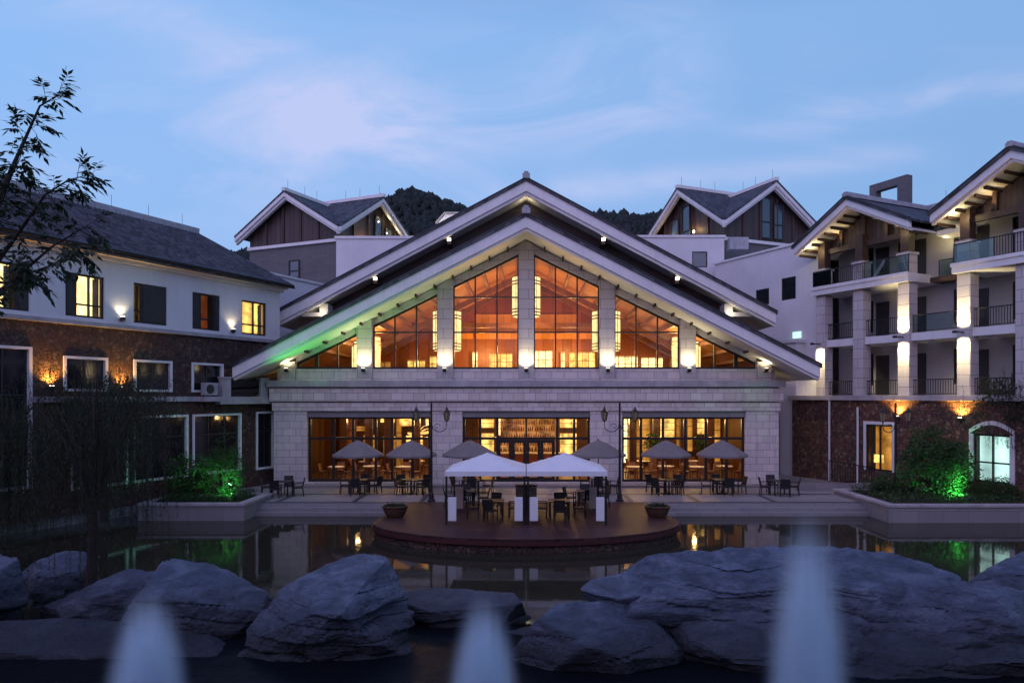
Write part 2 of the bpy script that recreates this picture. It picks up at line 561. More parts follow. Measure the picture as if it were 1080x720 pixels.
M['leaf_far'] = m_plain('far_forest_leaves', (0.017, 0.027, 0.024), 0.9, 0.4, 0.08)
M['hill'] = m_plain('hill_soil', (0.03, 0.04, 0.028), 0.95, 0.4, 0.05)
M['soil'] = m_plain('soil', (0.03, 0.022, 0.017), 0.95, 0.3, 5.0)
M['lens_warm'] = m_emit('lit_lens', (1.0, 0.84, 0.55), 8.0, 0.1)
M['lens_green'] = m_emit('lit_green_lens', (0.25, 1.0, 0.35), 8.0, 0.1)
M['cloth'] = m_plain('table_linen', (0.7, 0.62, 0.5), 0.8, 0.05, 3.0)
M['chairwood'] = m_plain('chair_wood', (0.22, 0.10, 0.05), 0.5, 0.2, 5.0)
M['bottle'] = m_plain('bottle_glass', (0.16, 0.05, 0.02), 0.15, 0.6, 8.0)

# paving with dark bands
m, n, out = mat_new('terrace_paving')
c = objc(n)
b = n.new('ShaderNodeTexBrick', ins={'Vector': c, 'Color1': (0.33, 0.32, 0.325, 1), 'Color2': (0.29, 0.28, 0.28, 1), 'Mortar': (0.13, 0.13, 0.13, 1), 'Scale': 1.0,
                                      'Mortar Size': 0.008, 'Brick Width': 0.8, 'Row Height': 0.8})
b.offset = 0.0
col = n.mix(n.math('MULTIPLY', noise_tex(n, c, 0.6, 6.0), 0.5), b.outputs[0], (0.20, 0.19, 0.19))
principled(n, out, col, n.math('MULTIPLY_ADD', noise_tex(n, c, 1.3, 5.0), 0.5, 0.25), b.outputs[1], 0.2, 0.005, 0, 0.4)
M['paving'] = m
M['darkband'] = m_plain('dark_paving_band', (0.07, 0.07, 0.075), 0.5, 0.2, 3.0)

# rock
m, n, out = mat_new('boulder_rock')
c = objc(n)
s1 = noise_tex(n, n.new('ShaderNodeMapping', ins={'Vector': c, 'Scale': (1, 1, 3.2), 'Rotation': (R(12), R(8), 0)}).outputs[0], 1.3, 9.0, 0.62, 0.6)
s2 = noise_tex(n, c, 7.0, 8.0, 0.68)
s3 = noise_tex(n, n.new('ShaderNodeMapping', ins={'Vector': c, 'Scale': (1.4, 1.4, 5.5), 'Rotation': (R(10), R(-14), 0)}).outputs[0], 1.6, 6.0, 0.6, 1.2)
col = n.ramp(s1, [(0.28, (0.04, 0.053, 0.075)), (0.5, (0.095, 0.12, 0.165)), (0.72, (0.19, 0.225, 0.29))])
col = n.mix(n.new('ShaderNodeMapRange', ins={0: s2, 1: 0.55, 2: 0.75, 3: 0.0, 4: 0.6}).outputs[0], col, (0.11, 0.095, 0.085))
ck = n.new('ShaderNodeMapRange', ins={0: n.math('ABSOLUTE', n.math('SUBTRACT', noise_tex(n, n.new('ShaderNodeMapping', ins={'Vector': c, 'Scale': (0.8, 0.8, 2.4), 'Rotation': (R(15), R(-10), 0)}).outputs[0], 1.1, 7.0, 0.6, 0.4), 0.5)), 1: 0.0, 2: 0.012, 3: 0.0, 4: 1.0}).outputs[0]
col = n.mix(n.math('MULTIPLY_ADD', ck, 0.4, 0.6), (0.04, 0.045, 0.055), col)
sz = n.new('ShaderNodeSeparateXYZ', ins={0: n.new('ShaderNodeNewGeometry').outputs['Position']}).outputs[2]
wet = n.new('ShaderNodeMapRange', ins={0: n.math('ADD', sz, n.math('MULTIPLY', s2, 0.35)), 1: -0.1, 2: 0.85, 3: 1.0, 4: 0.0}).outputs[0]  # wetness near the waterline, plus shade painted up the rock's lower sides
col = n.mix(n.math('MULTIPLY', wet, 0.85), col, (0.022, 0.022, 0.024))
h = n.math('ADD', n.math('MULTIPLY', s2, 0.9), n.math('ADD', n.math('MULTIPLY', s3, 0.7), n.math('MULTIPLY', ck, 0.08)))
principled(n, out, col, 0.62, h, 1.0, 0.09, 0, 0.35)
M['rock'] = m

# pond water
m, n, out = mat_new('pond_water')
c = objc(n)
r1 = noise_tex(n, n.new('ShaderNodeMapping', ins={'Vector': c, 'Scale': (0.9, 0.5, 1)}).outputs[0], 1.6, 4.0, 0.5)
p = principled(n, out, n.ramp(noise_tex(n, c, 0.2, 4.0), [(0.3, (0.026, 0.026, 0.016)), (0.7, (0.040, 0.038, 0.024))]), 0.05, r1, 0.14, 0.03, 0, 0.5)
p.inputs['IOR'].default_value = 1.33
M['water'] = m
m, n, out = mat_new('fountain_basin_water')
c = objc(n)
r1 = noise_tex(n, c, 2.2, 6.0, 0.6)
p = principled(n, out, (0.006, 0.007, 0.010), 0.35, r1, 0.5, 0.10, 0, 0.10)
p.inputs['IOR'].default_value = 1.33
M['basin'] = m


# ------------------------------------------------------------------ ground and water
MB().box(-900, 900, -60, 1200, -1.6, -1.4).build('ground', M['soil']).__setitem__('kind', 'structure')
LW_DIR = Vector((0.4104, 0.9119, 0))
RW_DIR = Vector((0.4327, -0.9015, 0))
YE = 33.4
mb = MB()
left_edge = [(-12.6, YE), (-17.9, YE), (-20.6, 28.6), (-26.5, 16.0), (-40, 16.0), (-40, 70), (40, 70), (40, YE), (15.8, YE)]
mb.plate(left_edge[::-1], -1.4, 0.0)
t = mb.build('terrace', M['paving'])
tag(t, kind='structure')
mb = MB()
mb.box(-12.6, 15.8, 33.05, YE - 0.003, -1.4, -0.17).box(-12.6, 15.8, 32.72, 33.047, -1.4, -0.34)
tag(mb.build('steps', M['kerbstone'], bevel=0.01), kind='structure')
mb = MB()
mb.box(-12.6, 15.8, YE + 0.02, YE + 0.38, 0.004, 0.008)
mb.box(-14, 15.6, 36.3, 36.55, 0.004, 0.008)
for x in (-11.8, -8.2, -5.0, 5.0, 8.2, 11.8):
    mb.box(x - 0.13, x + 0.13, YE + 0.382, 36.298, 0.004, 0.008)
tag(mb.build('paving_bands', M['darkband']), kind='structure')
# plinth step before the hall
tag(MB().box(-14.4, 14.4, 39.0, 39.75, 0.0, 0.12).build('threshold_step', M['kerbstone'], bevel=0.01), kind='structure')

mb = MB()
mb.add([(-60, 17.2, -0.5), (60, 17.2, -0.5), (60, 34, -0.5), (-60, 34, -0.5)], [(0, 1, 2, 3)])
tag(mb.build('pond_water', M['water']), kind='structure')
mb = MB()
mb.add([(-60, -6, -0.53), (60, -6, -0.53), (60, 17.4, -0.53), (-60, 17.4, -0.53)], [(0, 1, 2, 3)])
tag(mb.build('fountain_basin_water', M['basin']), kind='structure')


# ------------------------------------------------------------------ shared building pieces
def gable_roof(parent, hw, za, p, y0, y1, cx=0.0, tile=M['tile_y'], fas=(0.34, 0.26), lights=False, rafters=0.9, wall_y=None, rod=2, soffit_end=None, fin=1.0, so=0.30):
    """tiled gable roof along y with a stepped white bargeboard at the front"""
    mb = MB().chevron(hw + 0.08, za, p, 0.13, y0 - 0.10, y1, cx)
    roof = mb.build('roof', tile, parent)
    # rounded tile rolls along the verge
    mb = MB()
    L = math.hypot(hw, hw * p)
    k = int(L / 0.3)
    for sx in (-1, 1):
        mb.tube([(cx + sx * 0.05, y0 - 0.05, za + 0.02), (cx + sx * (hw + 0.08), y0 - 0.05, za - p * (hw + 0.08) + 0.02)], 0.07, 6)
    mb.build('verge_roll', M['verge'], roof)
    a, b = fas
    mb = MB().chevron(hw, za - 0.133, p, a, y0, y0 + 0.22, cx)
    mb.build('bargeboard', M['white'], parent)
    MB().chevron(hw - 0.02, za - 0.136 - a, p, b, y0 + 0.12, y0 + 0.34, cx).build('bargeboard', M['offwhite'], parent)
    se = soffit_end if soffit_end is not None else y1
    MB().chevron(hw - 0.05, za - so, p, 0.10, y0 + 0.345, se, cx).build('soffit', M['offwhite'], parent)
    mb = MB()
    mb.box(cx - 0.16, cx + 0.16, y0 - 0.12, y1, za - 0.02, za + 0.16)
    mb.box(cx - 0.10, cx + 0.10, y0 - 0.10, y1, za + 0.163, za + 0.26)
    rg = mb.build('ridge', M['ridge'], roof)
    MB().box(cx - 0.22 * fin, cx + 0.22 * fin, y0 - 0.2, y0 + 0.25, za - 0.02, za + 0.30 * fin).box(cx - 0.13 * fin, cx + 0.13 * fin, y0 - 0.16, y0 + 0.2, za + 0.303 * fin, za + 0.42 * fin).build('finial', M['ridge'], roof, bevel=0.03)
    return roof


def lit_window(parent, x0, x1, z0, z1, y, frame_m, back_m, mull=(), trans=(), fw=0.07, depth=0.10, back_d=0.35, glass=None, name='window', recess=0.02):
    """frame mesh with pane and room backing as its children"""
    mb = MB()
    ya, yb = y + recess, y + recess + depth
    mb.box(x0, x0 + fw, ya, yb, z0, z1).box(x1 - fw, x1, ya, yb, z0, z1)
    mb.box(x0 + fw, x1 - fw, ya, yb, z0, z0 + fw).box(x0 + fw, x1 - fw, ya, yb, z1 - fw, z1)
    for m_ in mull:
        mb.box(m_ - fw * 0.4, m_ + fw * 0.4, ya + 0.004, yb - 0.004, z0 + fw, z1 - fw)
    for m_ in trans:
        mb.box(x0 + fw, x1 - fw, ya + 0.008, yb - 0.008, m_ - fw * 0.4, m_ + fw * 0.4)
    f = mb.build(name, frame_m, parent)
    yg = ya + depth * 0.5
    MB().box(x0 + fw * 0.5, x1 - fw * 0.5, yg, yg + 0.008, z0 + fw * 0.5, z1 - fw * 0.5).build('pane', glass or M['glass'], f)
    if back_m is not None:
        MB().box(x0 + 0.01, x1 - 0.01, yb + back_d, yb + back_d + 0.03, z0 + 0.01, z1 - 0.01).build('room_backing', back_m, f)
    return f


def wall_open(mb, x0, x1, z0, z1, y0, y1, ops):
    """wall with rectangular openings (x0,x1,z0,z1), not overlapping in x"""
    ops = sorted(ops)
    cur = x0
    for (a, b, c, d) in ops:
        if a > cur:
            mb.box(cur, a, y0, y1, z0, z1)
        if c > z0:
            mb.box(a, b, y0, y1, z0, c)
        if d < z1:
            mb.box(a, b, y0, y1, d, z1)
        cur = b
    if cur < x1:
        mb.box(cur, x1, y0, y1, z0, z1)
    return mb


# emissive room backings
M['room_yellow'] = m_emit('lit_room_yellow', (1.0, 0.58, 0.14), 1.9, 0.6, 2.4, fold=9.0)
M['room_cream'] = m_emit('lit_room_cream', (1.0, 0.72, 0.30), 2.3, 0.5, 1.8)
M['room_red'] = m_emit('lit_room_red', (0.9, 0.20, 0.05), 0.16, 0.5, 2.0, fold=16.0)
M['room_cyan'] = m_emit('lit_room_cyan', (0.62, 0.98, 0.92), 1.25, 0.3, 0.8, fold=5.0)
M['room_amber'] = m_emit('lit_room_amber', (1.0, 0.42, 0.07), 0.62, 0.5, 1.5, fold=6.0)

# ------------------------------------------------------------------ main hall
FY = 40.0
hall = empty('gabled_hall', (0, FY, 0))
tag(hall, 'large gabled stone hall with glowing orange windows behind the terrace', 'building')


def hx(px):
    return (px - 555) / 18.75


def hz(py):
    return 5 - (py - 418) / 18.75


# local y = 0 is the facade plane
E0, E1, C0, C1, CC = 14.2, 12.35, 5.4, 3.6, 3.6
mb = MB()
ops = [(-E1, -C0, 0.18, 4.16), (-CC, CC, 0.18, 4.16), (C0, E1, 0.18, 4.16)]
wall_open(mb, -E0, E0, 0.0, 4.2, 0.0, 0.7, ops)
mb.build('ground_floor_wall', M['stone'], hall)
mb = MB()
for a, b, c_, d in ops:
    mb.box(a, b, 0.12, 0.6, 3.84, 4.158)
mb.build('lintel', M['kerbstone'], hall)
mb = MB()
mb.box(-E0 - 0.06, E0 + 0.06, -0.10, 0.7, 4.203, 4.66)
mb.build('fascia_course', M['stone_small'], hall)
mb = MB().box(-E0 + 0.02, E0 - 0.02, 0.05, 0.7, 4.662, 4.735)
mb.build('shadow_gap', M['kerbstone'], hall)
MB().box(-E0 - 0.18, E0 + 0.18, -0.24, 0.7, 4.738, 5.46).build('fascia_course', M['stone_small'], hall)
MB().box(-E0, E0, -0.02, 0.7, 5.463, 5.53).build('shadow_gap', M['kerbstone'], hall)
MB().box(-E0 - 0.26, E0 + 0.26, -0.42, 0.7, 5.533, 5.90).build('cornice', M['coping'], hall, bevel=0.02)
MB().box(-14.0, 14.0, 0.0, 0.5, 5.903, 6.55).build('parapet_wall', M['stone'], hall)
# side and rear walls
MB().box(-E0, -E0 + 0.4, 0.703, 20, 0.0, 5.9).box(E0 - 0.4, E0, 0.703, 20, 0.0, 5.9).box(-E0, E0, 20.003, 20.4, 0, 9).build('side_wall', M['plaster'], hall)
GP = 0.49
GA = 13.24            # glass line apex


def glz(x):
    return GA - GP * abs(x)


# piers
PW = 0.43
PX = [0, 4.55, -4.55, 9.07, -9.07]
for x in PX:
    a, b = x - PW, x + PW
    top = lambda q: 13.72 - 0.505 * abs(q)
    MB().prism([(a, 5.905), (b, 5.905), (b, top(b)), (x, top(x)), (a, top(a))], -0.18, 0.45).build('pier', M['stone_pier'], hall)
for sx in (-1, 1):
    a, b = sorted((sx * 12.95, sx * 13.75))
    MB().box(a, b, -0.18, 0.45, 5.905, 6.95).build('pier', M['stone_pier'], hall)
# raking beam between glass line and roof
for sx in (-1, 1):
    mb = MB()
    for i, (a, b) in enumerate(((PW + 0.002, 4.55 - PW - 0.002), (4.55 + PW + 0.002, 9.07 - PW - 0.002), (9.07 + PW + 0.002, 12.95))):
        mb.prism([(sx * a, glz(a)), (sx * b, glz(b)), (sx * b, 13.72 - 0.505 * b), (sx * a, 13.72 - 0.505 * a)], 0.0, 0.4)
    mb.build('raking_beam', M['stone_pier'], hall)
# purlin ends under the soffit
for i in range(1, 13):
    for sx in (-1, 1):
        x = sx * i * 1.02
        z = 13.80 - 0.505 * abs(x)
        MB().box(x - 0.035, x + 0.035, -0.75, -0.02, z - 0.20, z - 0.02).build('purlin', M['woodtrim'], hall)
# upper gable windows
for sx in (-1, 1):
    for bi, (a, b, mulls, trs) in enumerate(((PW, 4.55 - PW, (1.65, 2.88), (hz(350), hz(313))), (4.55 + PW, 9.07 - PW, (6.2, 7.42), (hz(350),)), (9.07 + PW, 12.92, (10.65, 11.85), ()))):
        fw = 0.07
        ya, yb = 0.18, 0.30
        mb = MB()
        mb.box(min(sx * a, sx * (a + fw)), max(sx * a, sx * (a + fw)), ya, yb, 6.553, glz(a))
        mb.box(min(sx * b, sx * (b - fw)), max(sx * b, sx * (b - fw)), ya, yb, 6.553, glz(b - fw))
        mb.box(min(sx * (a + fw), sx * (b - fw)), max(sx * (a + fw), sx * (b - fw)), ya, yb, 6.553, 6.66)
        mb.prism([(sx * (a + fw), glz(a + fw)), (sx * (b - fw), glz(b - fw)), (sx * (b - fw), glz(b - fw) - 0.13), (sx * (a + fw), glz(a + fw) - 0.13)], ya, yb)
        for q in mulls:
            wq = 0.04 if not (bi == 2 and q > 11) else 0.11
            mb.box(sx * q - wq, sx * q + wq, ya + 0.004, yb - 0.004, 6.66, glz(q) - 0.05)
        for tz in trs:
            xe = min(b - fw, (GA - tz) / GP - 0.1)
            mb.box(min(sx * (a + fw), sx * xe), max(sx * (a + fw), sx * xe), ya + 0.008, yb - 0.008, tz - 0.04, tz + 0.04)
        f = mb.build('gable_window', M['frame'], hall)
        MB().prism([(sx * (a + .02), 6.56), (sx * (b - .02), 6.56), (sx * (b - .02), glz(b) - .02), (sx * (a + .02), glz(a) - .02)], 0.236, 0.244).build('pane', M['glass'], f)
# roofs: front gable and the taller one behind it
gable_roof(hall, 15.5, 14.62, 0.512, -2.5, 3.6, fas=(0.56, 0.16), so=0.72)
gable_roof(hall, 14.75, 17.85, 0.53, 2.0, 22.0, fas=(0.58, 0.20), so=0.78)
# louvred wall under the upper roof
mb = MB()
for sx in (-1, 1):
    mb.prism([(0, 17.1), (sx * 12.4, 17.1 - 0.53 * 12.4), (sx * 12.4, 14.45 - 0.512 * 12.4), (0, 14.45)], 3.603, 3.9)
mb.build('louvre_wall', M['darkwood'], hall)
# brackets and small lights of the upper roof
for sx in (-1, 1):
    for x in (4.6, 9.0):
        z = 17.85 - 0.53 * x - 0.90
        mb = MB().box(sx * x - 0.12, sx * x + 0.12, 2.4, 3.6, z - 0.45, z)
        br = mb.build('bracket', M['woodtrim'], hall)
        MB().box(sx * x - 0.10, sx * x + 0.10, 2.34, 2.62, z - 0.24, z - 0.08).build('soffit_light', M['lens_warm'], hall)
    x = 12.1
    z = 17.85 - 0.53 * x - 0.90
    mb = MB().box(sx * x - 0.25, sx * x + 0.25, 2.5, 3.6, z - 0.5, z)
    mb.box(min(sx * 11.9, sx * 13.9), max(sx * 11.9, sx * 13.9), 2.55, 2.9, z - 0.75, z - 0.503)
    mb.build('bracket', M['offwhite'], hall)
    lamp('eave_light', 'POINT', (sx * 12.2, 2.2, z - 0.55), 10, (1.0, 0.86, 0.55), hall, radius=0.06)
lamp('eave_light', 'POINT', (0, 2.8, 16.5), 8, (1.0, 0.86, 0.55), hall, radius=0.06)
# pier uplights
for x in PX + [-13.35, 13.35]:
    y = -0.50
    mb = MB().lathe([(0.08, 0), (0.11, 0.05), (0.11, 0.20), (0.10, 0.20)], (x, y, 6.37), 12).box(x - 0.05, x + 0.05, y + 0.1, -0.18, 6.36, 6.46)
    up = mb.build('uplight', M['metal'], hall)
    MB().lathe([(0.09, 0), (0.09, 0.02)], (x, y, 6.571), 12).build('lens', M['lens_warm'], up)
    lamp('uplight_beam', 'SPOT', (x, y, 6.62), 190 if abs(x) < 13 else 60, (1.0, 0.86, 0.50), hall, (x, y + 0.32, 8.2), R(150), 1.0, 0.09)
# eave corner downlight glow at the far ends of the front gable
for sx in (-1, 1):
    lamp('eave_light', 'POINT', (sx * 14.0, -1.0, 6.85), 14, (1.0, 0.90, 0.55), hall, radius=0.06)

# --- upper hall interior (lives behind the glass)
MB().box(-13.3, 13.3, 0.5, 12, 6.2, 6.3).build('upper_floor', M['floorwood'], hall)
MB().chevron(13.4, 13.62, 0.50, 0.12, 0.42, 12.0).build('interior_ceiling', M['warmceil'], hall)
mb = MB()
for sx in (-1, 1):
    mb.prism([(0, 6.3), (sx * 13.3, 6.3), (sx * 13.3, 6.75), (0, 13.4)], 12.003, 12.2)
mb.build('interior_back_wall', M['redwood'], hall)
mb = MB()   # lighter wood panels high on the rear wall
for a, b in ((-6.8, -3.9), (-3.7, -0.2), (0.2, 3.7), (3.9, 6.8)):
    mb.box(a, b, 11.9, 12.0, 9.2, 11.0 - (0.9 if abs(a + b) > 8 else 0.0))
mb.build('interior_wall_panel', M['warmwood'], hall)
mb = MB()
for x in range(-12, 13, 1):
    z = 13.5 - 0.5 * abs(x + 0.5)
    mb.box(x + 0.42, x + 0.58, 0.46, 11.9, z - 0.22, z - 0.02)
mb.build('ceiling_purlin', M['beamwood'], hall)
for y in (6.4, 9.5):
    mb = MB().chevron(13.0, 13.25, 0.5, 0.40, y, y + 0.25)
    mb.box(-7.5, 7.5, y + 0.02, y + 0.23, 9.5, 9.8)
    mb.build('roof_truss', M['beamwood'], hall)
# bright screens of the upper floor
for i, (a, b, zz, mt) in enumerate(((-12.0, -9.8, 7.5, 'room_amber'), (-8.6, -7.3, 7.6, 'room_yellow'), (-7.0, -5.4, 7.9, 'room_yellow'), (-3.9, -3.5, 8.2, 'room_cream'), (-2.7, -1.0, 8.1, 'room_yellow'),
                          (-0.5, 0.2, 8.3, 'room_cream'), (0.4, 1.9, 8.3, 'room_cream'), (2.5, 2.8, 8.2, 'room_cream'), (3.1, 5.0, 8.2, 'room_yellow'), (6.2, 8.1, 7.9, 'room_cream'), (8.3, 9.9, 7.8, 'room_cream'),
                          (10.4, 11.6, 7.8, 'room_amber'))):
    s_ = MB().box(a, b, 11.5, 11.6, 6.35, zz).build('lit_screen', M[mt], hall)
    mb = MB()
    k = max(2, int((b - a) / 0.4))
    for j in range(k + 1):
        xx = a + (b - a) * j / k
        mb.box(xx - 0.025, xx + 0.025, 11.44, 11.495, 6.35, zz)
    for j in range(4):
        zq = 6.4 + (zz - 6.45) * j / 3
        mb.box(a, b, 11.40, 11.437, zq - 0.02, zq + 0.02)
    mb.build('lattice', M['beamwood'], s_)
for x, y, e in ((-9, 3, 55), (-4.5, 4, 85), (0, 5, 120), (4.5, 4, 85), (9, 3, 55), (-3, 9.5, 70), (3, 9.5, 70)):
    lamp('hall_lamp', 'POINT', (x, y, 8.0), e * 6.5, (1.0, 0.56, 0.19), hall, radius=0.35)
for x in (-2.3, 2.3, -6.7, 6.7, -10.8, 10.8):
    lamp('ceiling_wash', 'SPOT', (x, 0.75, 6.75), 480, (1.0, 0.66, 0.25), hall, (x * 0.85, 2.2, 12), R(75), 0.9, 0.15)

# --- ground floor restaurant interior
RZ = 0.16
MB().box(-13.4, 13.4, 0.71, 10, 0.0, 0.15).build('restaurant_floor', M['floorwood'], hall)
MB().box(-13.4, 13.4, 0.71, 10, 4.0, 4.15).build('restaurant_ceiling', M['brownwood'], hall)
MB().box(-13.4, 13.4, 10.003, 10.2, 0.15, 4.0).build('restaurant_back_wall', M['brownwood'], hall)
MB().box(-13.7, -13.403, 0.72, 10, 0.15, 4.0).box(13.403, 13.7, 0.72, 10, 0.15, 4.0).build('interior_side_wall', M['brownwood'], hall)
mb = MB()
for x in (-11.5, -9.9, -8.7, -6.9, 6.7, 8.2, 9.9, 11.6):
    mb.box(x - 0.22, x + 0.22, 4.6, 5.0, 0.15, 4.0)
mb.build('timber_column', M['brownwood'], hall)
for i, (a, b, z0, z1, y, mt) in enumerate(((-11.9, -11.0, 2.6, 2.9, 9.9, 'room_amber'), (-10.2, -9.2, 3.2, 3.75, 9.8, 'room_yellow'), (-8.3, -7.0, 3.1, 3.75, 6.8, 'room_yellow'), (-6.6, -5.6, 3.1, 3.7, 6.8, 'room_cream'), (-8.0, -6.9, 1.1, 2.4, 7.4, 'room_yellow'),
                                        (-6.2, -5.4, 0.6, 2.1, 7.6, 'room_cream'), (-10.0, -9.0, 0.8, 2.2, 9.9, 'room_amber'),
                                        (-11.4, -10.5, 0.5, 2.3, 9.9, 'room_amber'), (-12.6, -11.95, 0.5, 3.6, 9.8, 'room_red'), (-8.6, -8.3, 0.4, 3.7, 7.2, 'room_amber'), (-5.3, -4.6, 0.5, 3.7, 8.4, 'room_amber'),
                                        (-3.2, -2.2, 2.9, 3.75, 8.2, 'room_yellow'), (-3.2, -2.2, 0.4, 2.5, 8.2, 'room_yellow'), (-1.95, -1.75, 2.4, 3.7, 8.1, 'room_cream'),
                                        (2.3, 3.4, 2.9, 3.75, 8.2, 'room_yellow'), (2.3, 3.4, 0.4, 2.5, 8.2, 'room_yellow'),
                                        (5.6, 6.9, 0.5, 3.8, 8.6, 'room_cream'), (7.0, 8.6, 0.5, 3.8, 9.6, 'room_amber'), (8.8, 10.2, 2.2, 3.7, 9.0, 'room_yellow'), (10.5, 11.6, 1.2, 3.8, 9.7, 'room_amber'),
                                        (11.9, 12.6, 2.4, 3.6, 9.5, 'room_yellow'), (12.7, 13.3, 0.5, 3.8, 8.8, 'room_amber'))):
    s_ = MB().box(a, b, y, y + 0.05, z0, z1).build('lit_screen', M[mt], hall)
    mb = MB()
    mb.box(a - 0.05, a, y - 0.06, y + 0.04, z0, z1).box(b, b + 0.05, y - 0.06, y + 0.04, z0, z1).box(a, b, y - 0.06, y - 0.002, z0 - 0.05, z0).box(a, b, y - 0.06, y - 0.002, z1, z1 + 0.05)
    for j in range(1, 3):
        mb.box(a, b, y - 0.05, y - 0.006, z0 + (z1 - z0) * j / 3 - 0.02, z0 + (z1 - z0) * j / 3 + 0.02)
    mb.build('lattice', M['beamwood'], s_)
for x in (-11, -8, -6, -2, 0, 2, 6, 8, 11):
    for y in (2.6, 6.5):
        lamp('restaurant_lamp', 'POINT', (x, y, 3.45), 50 if x < -9 else (78 if x < 0 else 105), (1.0, 0.56, 0.19), hall, radius=0.12)
for x, y in ((-11.2, 1.9), (-9.2, 2.3), (-7.2, 1.9), (6.4, 1.9), (8.3, 2.3), (10.1, 1.9), (11.8, 2.3), (-7.0, 5.6), (7.4, 5.5), (10.9, 5.6)):
    lamp('table_spot', 'SPOT', (x, y, 3.9), 130, (1.0, 0.72, 0.36), hall, (x, y, 0.8), R(46), 0.5, 0.05)
# ground floor glazing
for (a, b, mulls, kind) in ((-E1, -C0, [hx(p) for p in (350, 371, 395, 412.5, 434.5)], 0), (C0, E1, [hx(p) for p in (677, 700.5, 724, 746, 768)], 0), (-CC, CC, [hx(p) for p in (506, 524.4, 588, 606)], 1)):
    zt = hz(462.5)
    mb = MB()
    ya, yb = 0.32, 0.44
    zs, ze = 0.183, 3.838
    mb.box(a, a + 0.14, ya, yb, zs, ze).box(b - 0.14, b, ya, yb, zs, ze).box(a + .14, b - .14, ya, yb, ze - 0.1, ze).box(a + .14, b - .14, ya, yb, zs, zs + 0.12)
    for q in mulls:
        mb.box(q - 0.07, q + 0.07, ya + 0.004, yb - 0.004, zs + 0.12, ze - 0.1)
    mb.box(a + .14, b - .14, ya + 0.008, yb - 0.008, zt - 0.07, zt + 0.07)
    if kind:
        mb.box(-0.05, 0.05, ya + 0.004, yb - 0.004, zt, ze - 0.1)
    f = mb.build('shopfront_window', M['frame'], hall)
    MB().box(a + 0.05, b - 0.05, 0.376, 0.384, zs + 0.03, ze - 0.03).build('pane', M['glass'], f)
    if kind:
        for k in range(4):
            xa = -1.62 + k * 0.81
            mb = MB()
            yc, yd = ya - 0.06, ya - 0.003
            mb.box(xa, xa + 0.17, yc, yd, 0.19, zt - 0.072).box(xa + 0.64, xa + 0.806, yc, yd, 0.19, zt - 0.072)
            mb.box(xa + 0.17, xa + 0.64, yc, yd, 0.19, 0.42).box(xa + 0.17, xa + 0.64, yc, yd, zt - 0.25, zt - 0.072).box(xa + 0.17, xa + 0.64, yc, yd, 1.1, 1.2)
            dr = mb.build('door', M['frame'], hall)
            hxp = xa + (0.70 if k % 2 == 0 else 0.10)
            MB().tube([(hxp, yc - 0.05, 0.95), (hxp, yc - 0.05, 1.45)], 0.018, 6).build('handle', M['brass'], dr)

# bar with shelves of bottles, seen through the middle doors
bar = empty('back_bar', (0, FY + 8.6, 0.16))
tag(bar, 'lit bar shelving of bottles behind the middle doors of the hall', 'bar shelf')
MB().box(-2.0, 2.0, 0.5, 0.6, 0, 3.7).build('back_panel', m_emit('bar_glow', (1.0, 0.40, 0.11), 0.45, 0.85, 1.4), bar)
mb = MB()
for z in (1.1, 1.55, 2.0, 2.5, 2.95, 3.4):
    mb.box(-2.0, 2.0, 0.1, 0.49, z - 0.03, z)
for x in (-2.0, -0.7, 0.7, 2.0):
    mb.box(x - 0.04, x + 0.04, 0.08, 0.495, 0, 3.7)
mb.build('shelf', M['beamwood'], bar)
mb = MB()
rr = random.Random(3)
for z in (1.1, 1.55, 2.0, 2.5, 2.95):
    x = -1.88
    while x < 1.9:
        h = rr.uniform(0.2, 0.36)
        mb.lathe([(0.045, 0), (0.045, h * 0.6), (0.016, h * 0.75), (0.016, h)], (x, 0.28, z + 0.001), 6)
        x += rr.uniform(0.12, 0.22)
o = mb.build('bottles', M['bottle'], bar)
o['kind'] = 'stuff'
MB().box(-2.3, 2.3, -1.5, -1.0, 0, 1.05).build('counter', M['redwood'], bar)
MB().box(-2.4, 2.4, -1.6, -0.95, 1.052, 1.12).build('counter_top', M['cloth'], bar)

# pendant lanterns
lant_m, n, out = mat_new('lantern_paper')
s = n.new('ShaderNodeSeparateXYZ', ins={0: objc(n)})
k = n.new('ShaderNodeMapRange', ins={0: noise_tex(n, objc(n), 5.0, 3.0), 1: 0.3, 2: 0.7, 3: 1.15, 4: 1.9}).outputs[0]
e = n.new('ShaderNodeEmission', ins={'Color': (1.0, 0.74, 0.30, 1), 'Strength': k})
n.link(e.outputs[0], out.inputs[0])


def lantern(x, zc, label):
    L = empty('pendant_lantern', (x, FY + 3.6, zc))
    tag(L, label, 'lantern', 'cylindrical lanterns hanging in the hall')
    mb = MB().lathe([(0.80, -1.22), (0.86, -1.15), (0.86, 1.15), (0.80, 1.22)], (0, 0, 0), 28)
    mb.build('lantern_shade', lant_m, L)
    mb = MB()
    for z in (-1.18, -0.98, -0.8, 0.72, 0.9, 1.18):
        mb.lathe([(0.868, -0.035), (0.885, -0.035), (0.885, 0.035), (0.868, 0.035)], (0, 0, z), 28)
    for a in range(8):
        an = a * math.pi / 4
        mb.box(0.875 * math.cos(an) - 0.015, 0.875 * math.cos(an) + 0.015, 0.875 * math.sin(an) - 0.015, 0.875 * math.sin(an) + 0.015, -1.18, 1.18)
    mb.build('lantern_rib', M['beamwood'], L)
    top = 13.45 - 0.5 * abs(x) - zc
    MB().tube([(0, 0, 1.2), (0, 0, max(1.4, top))], 0.02, 6).build('cord', M['metal'], L)


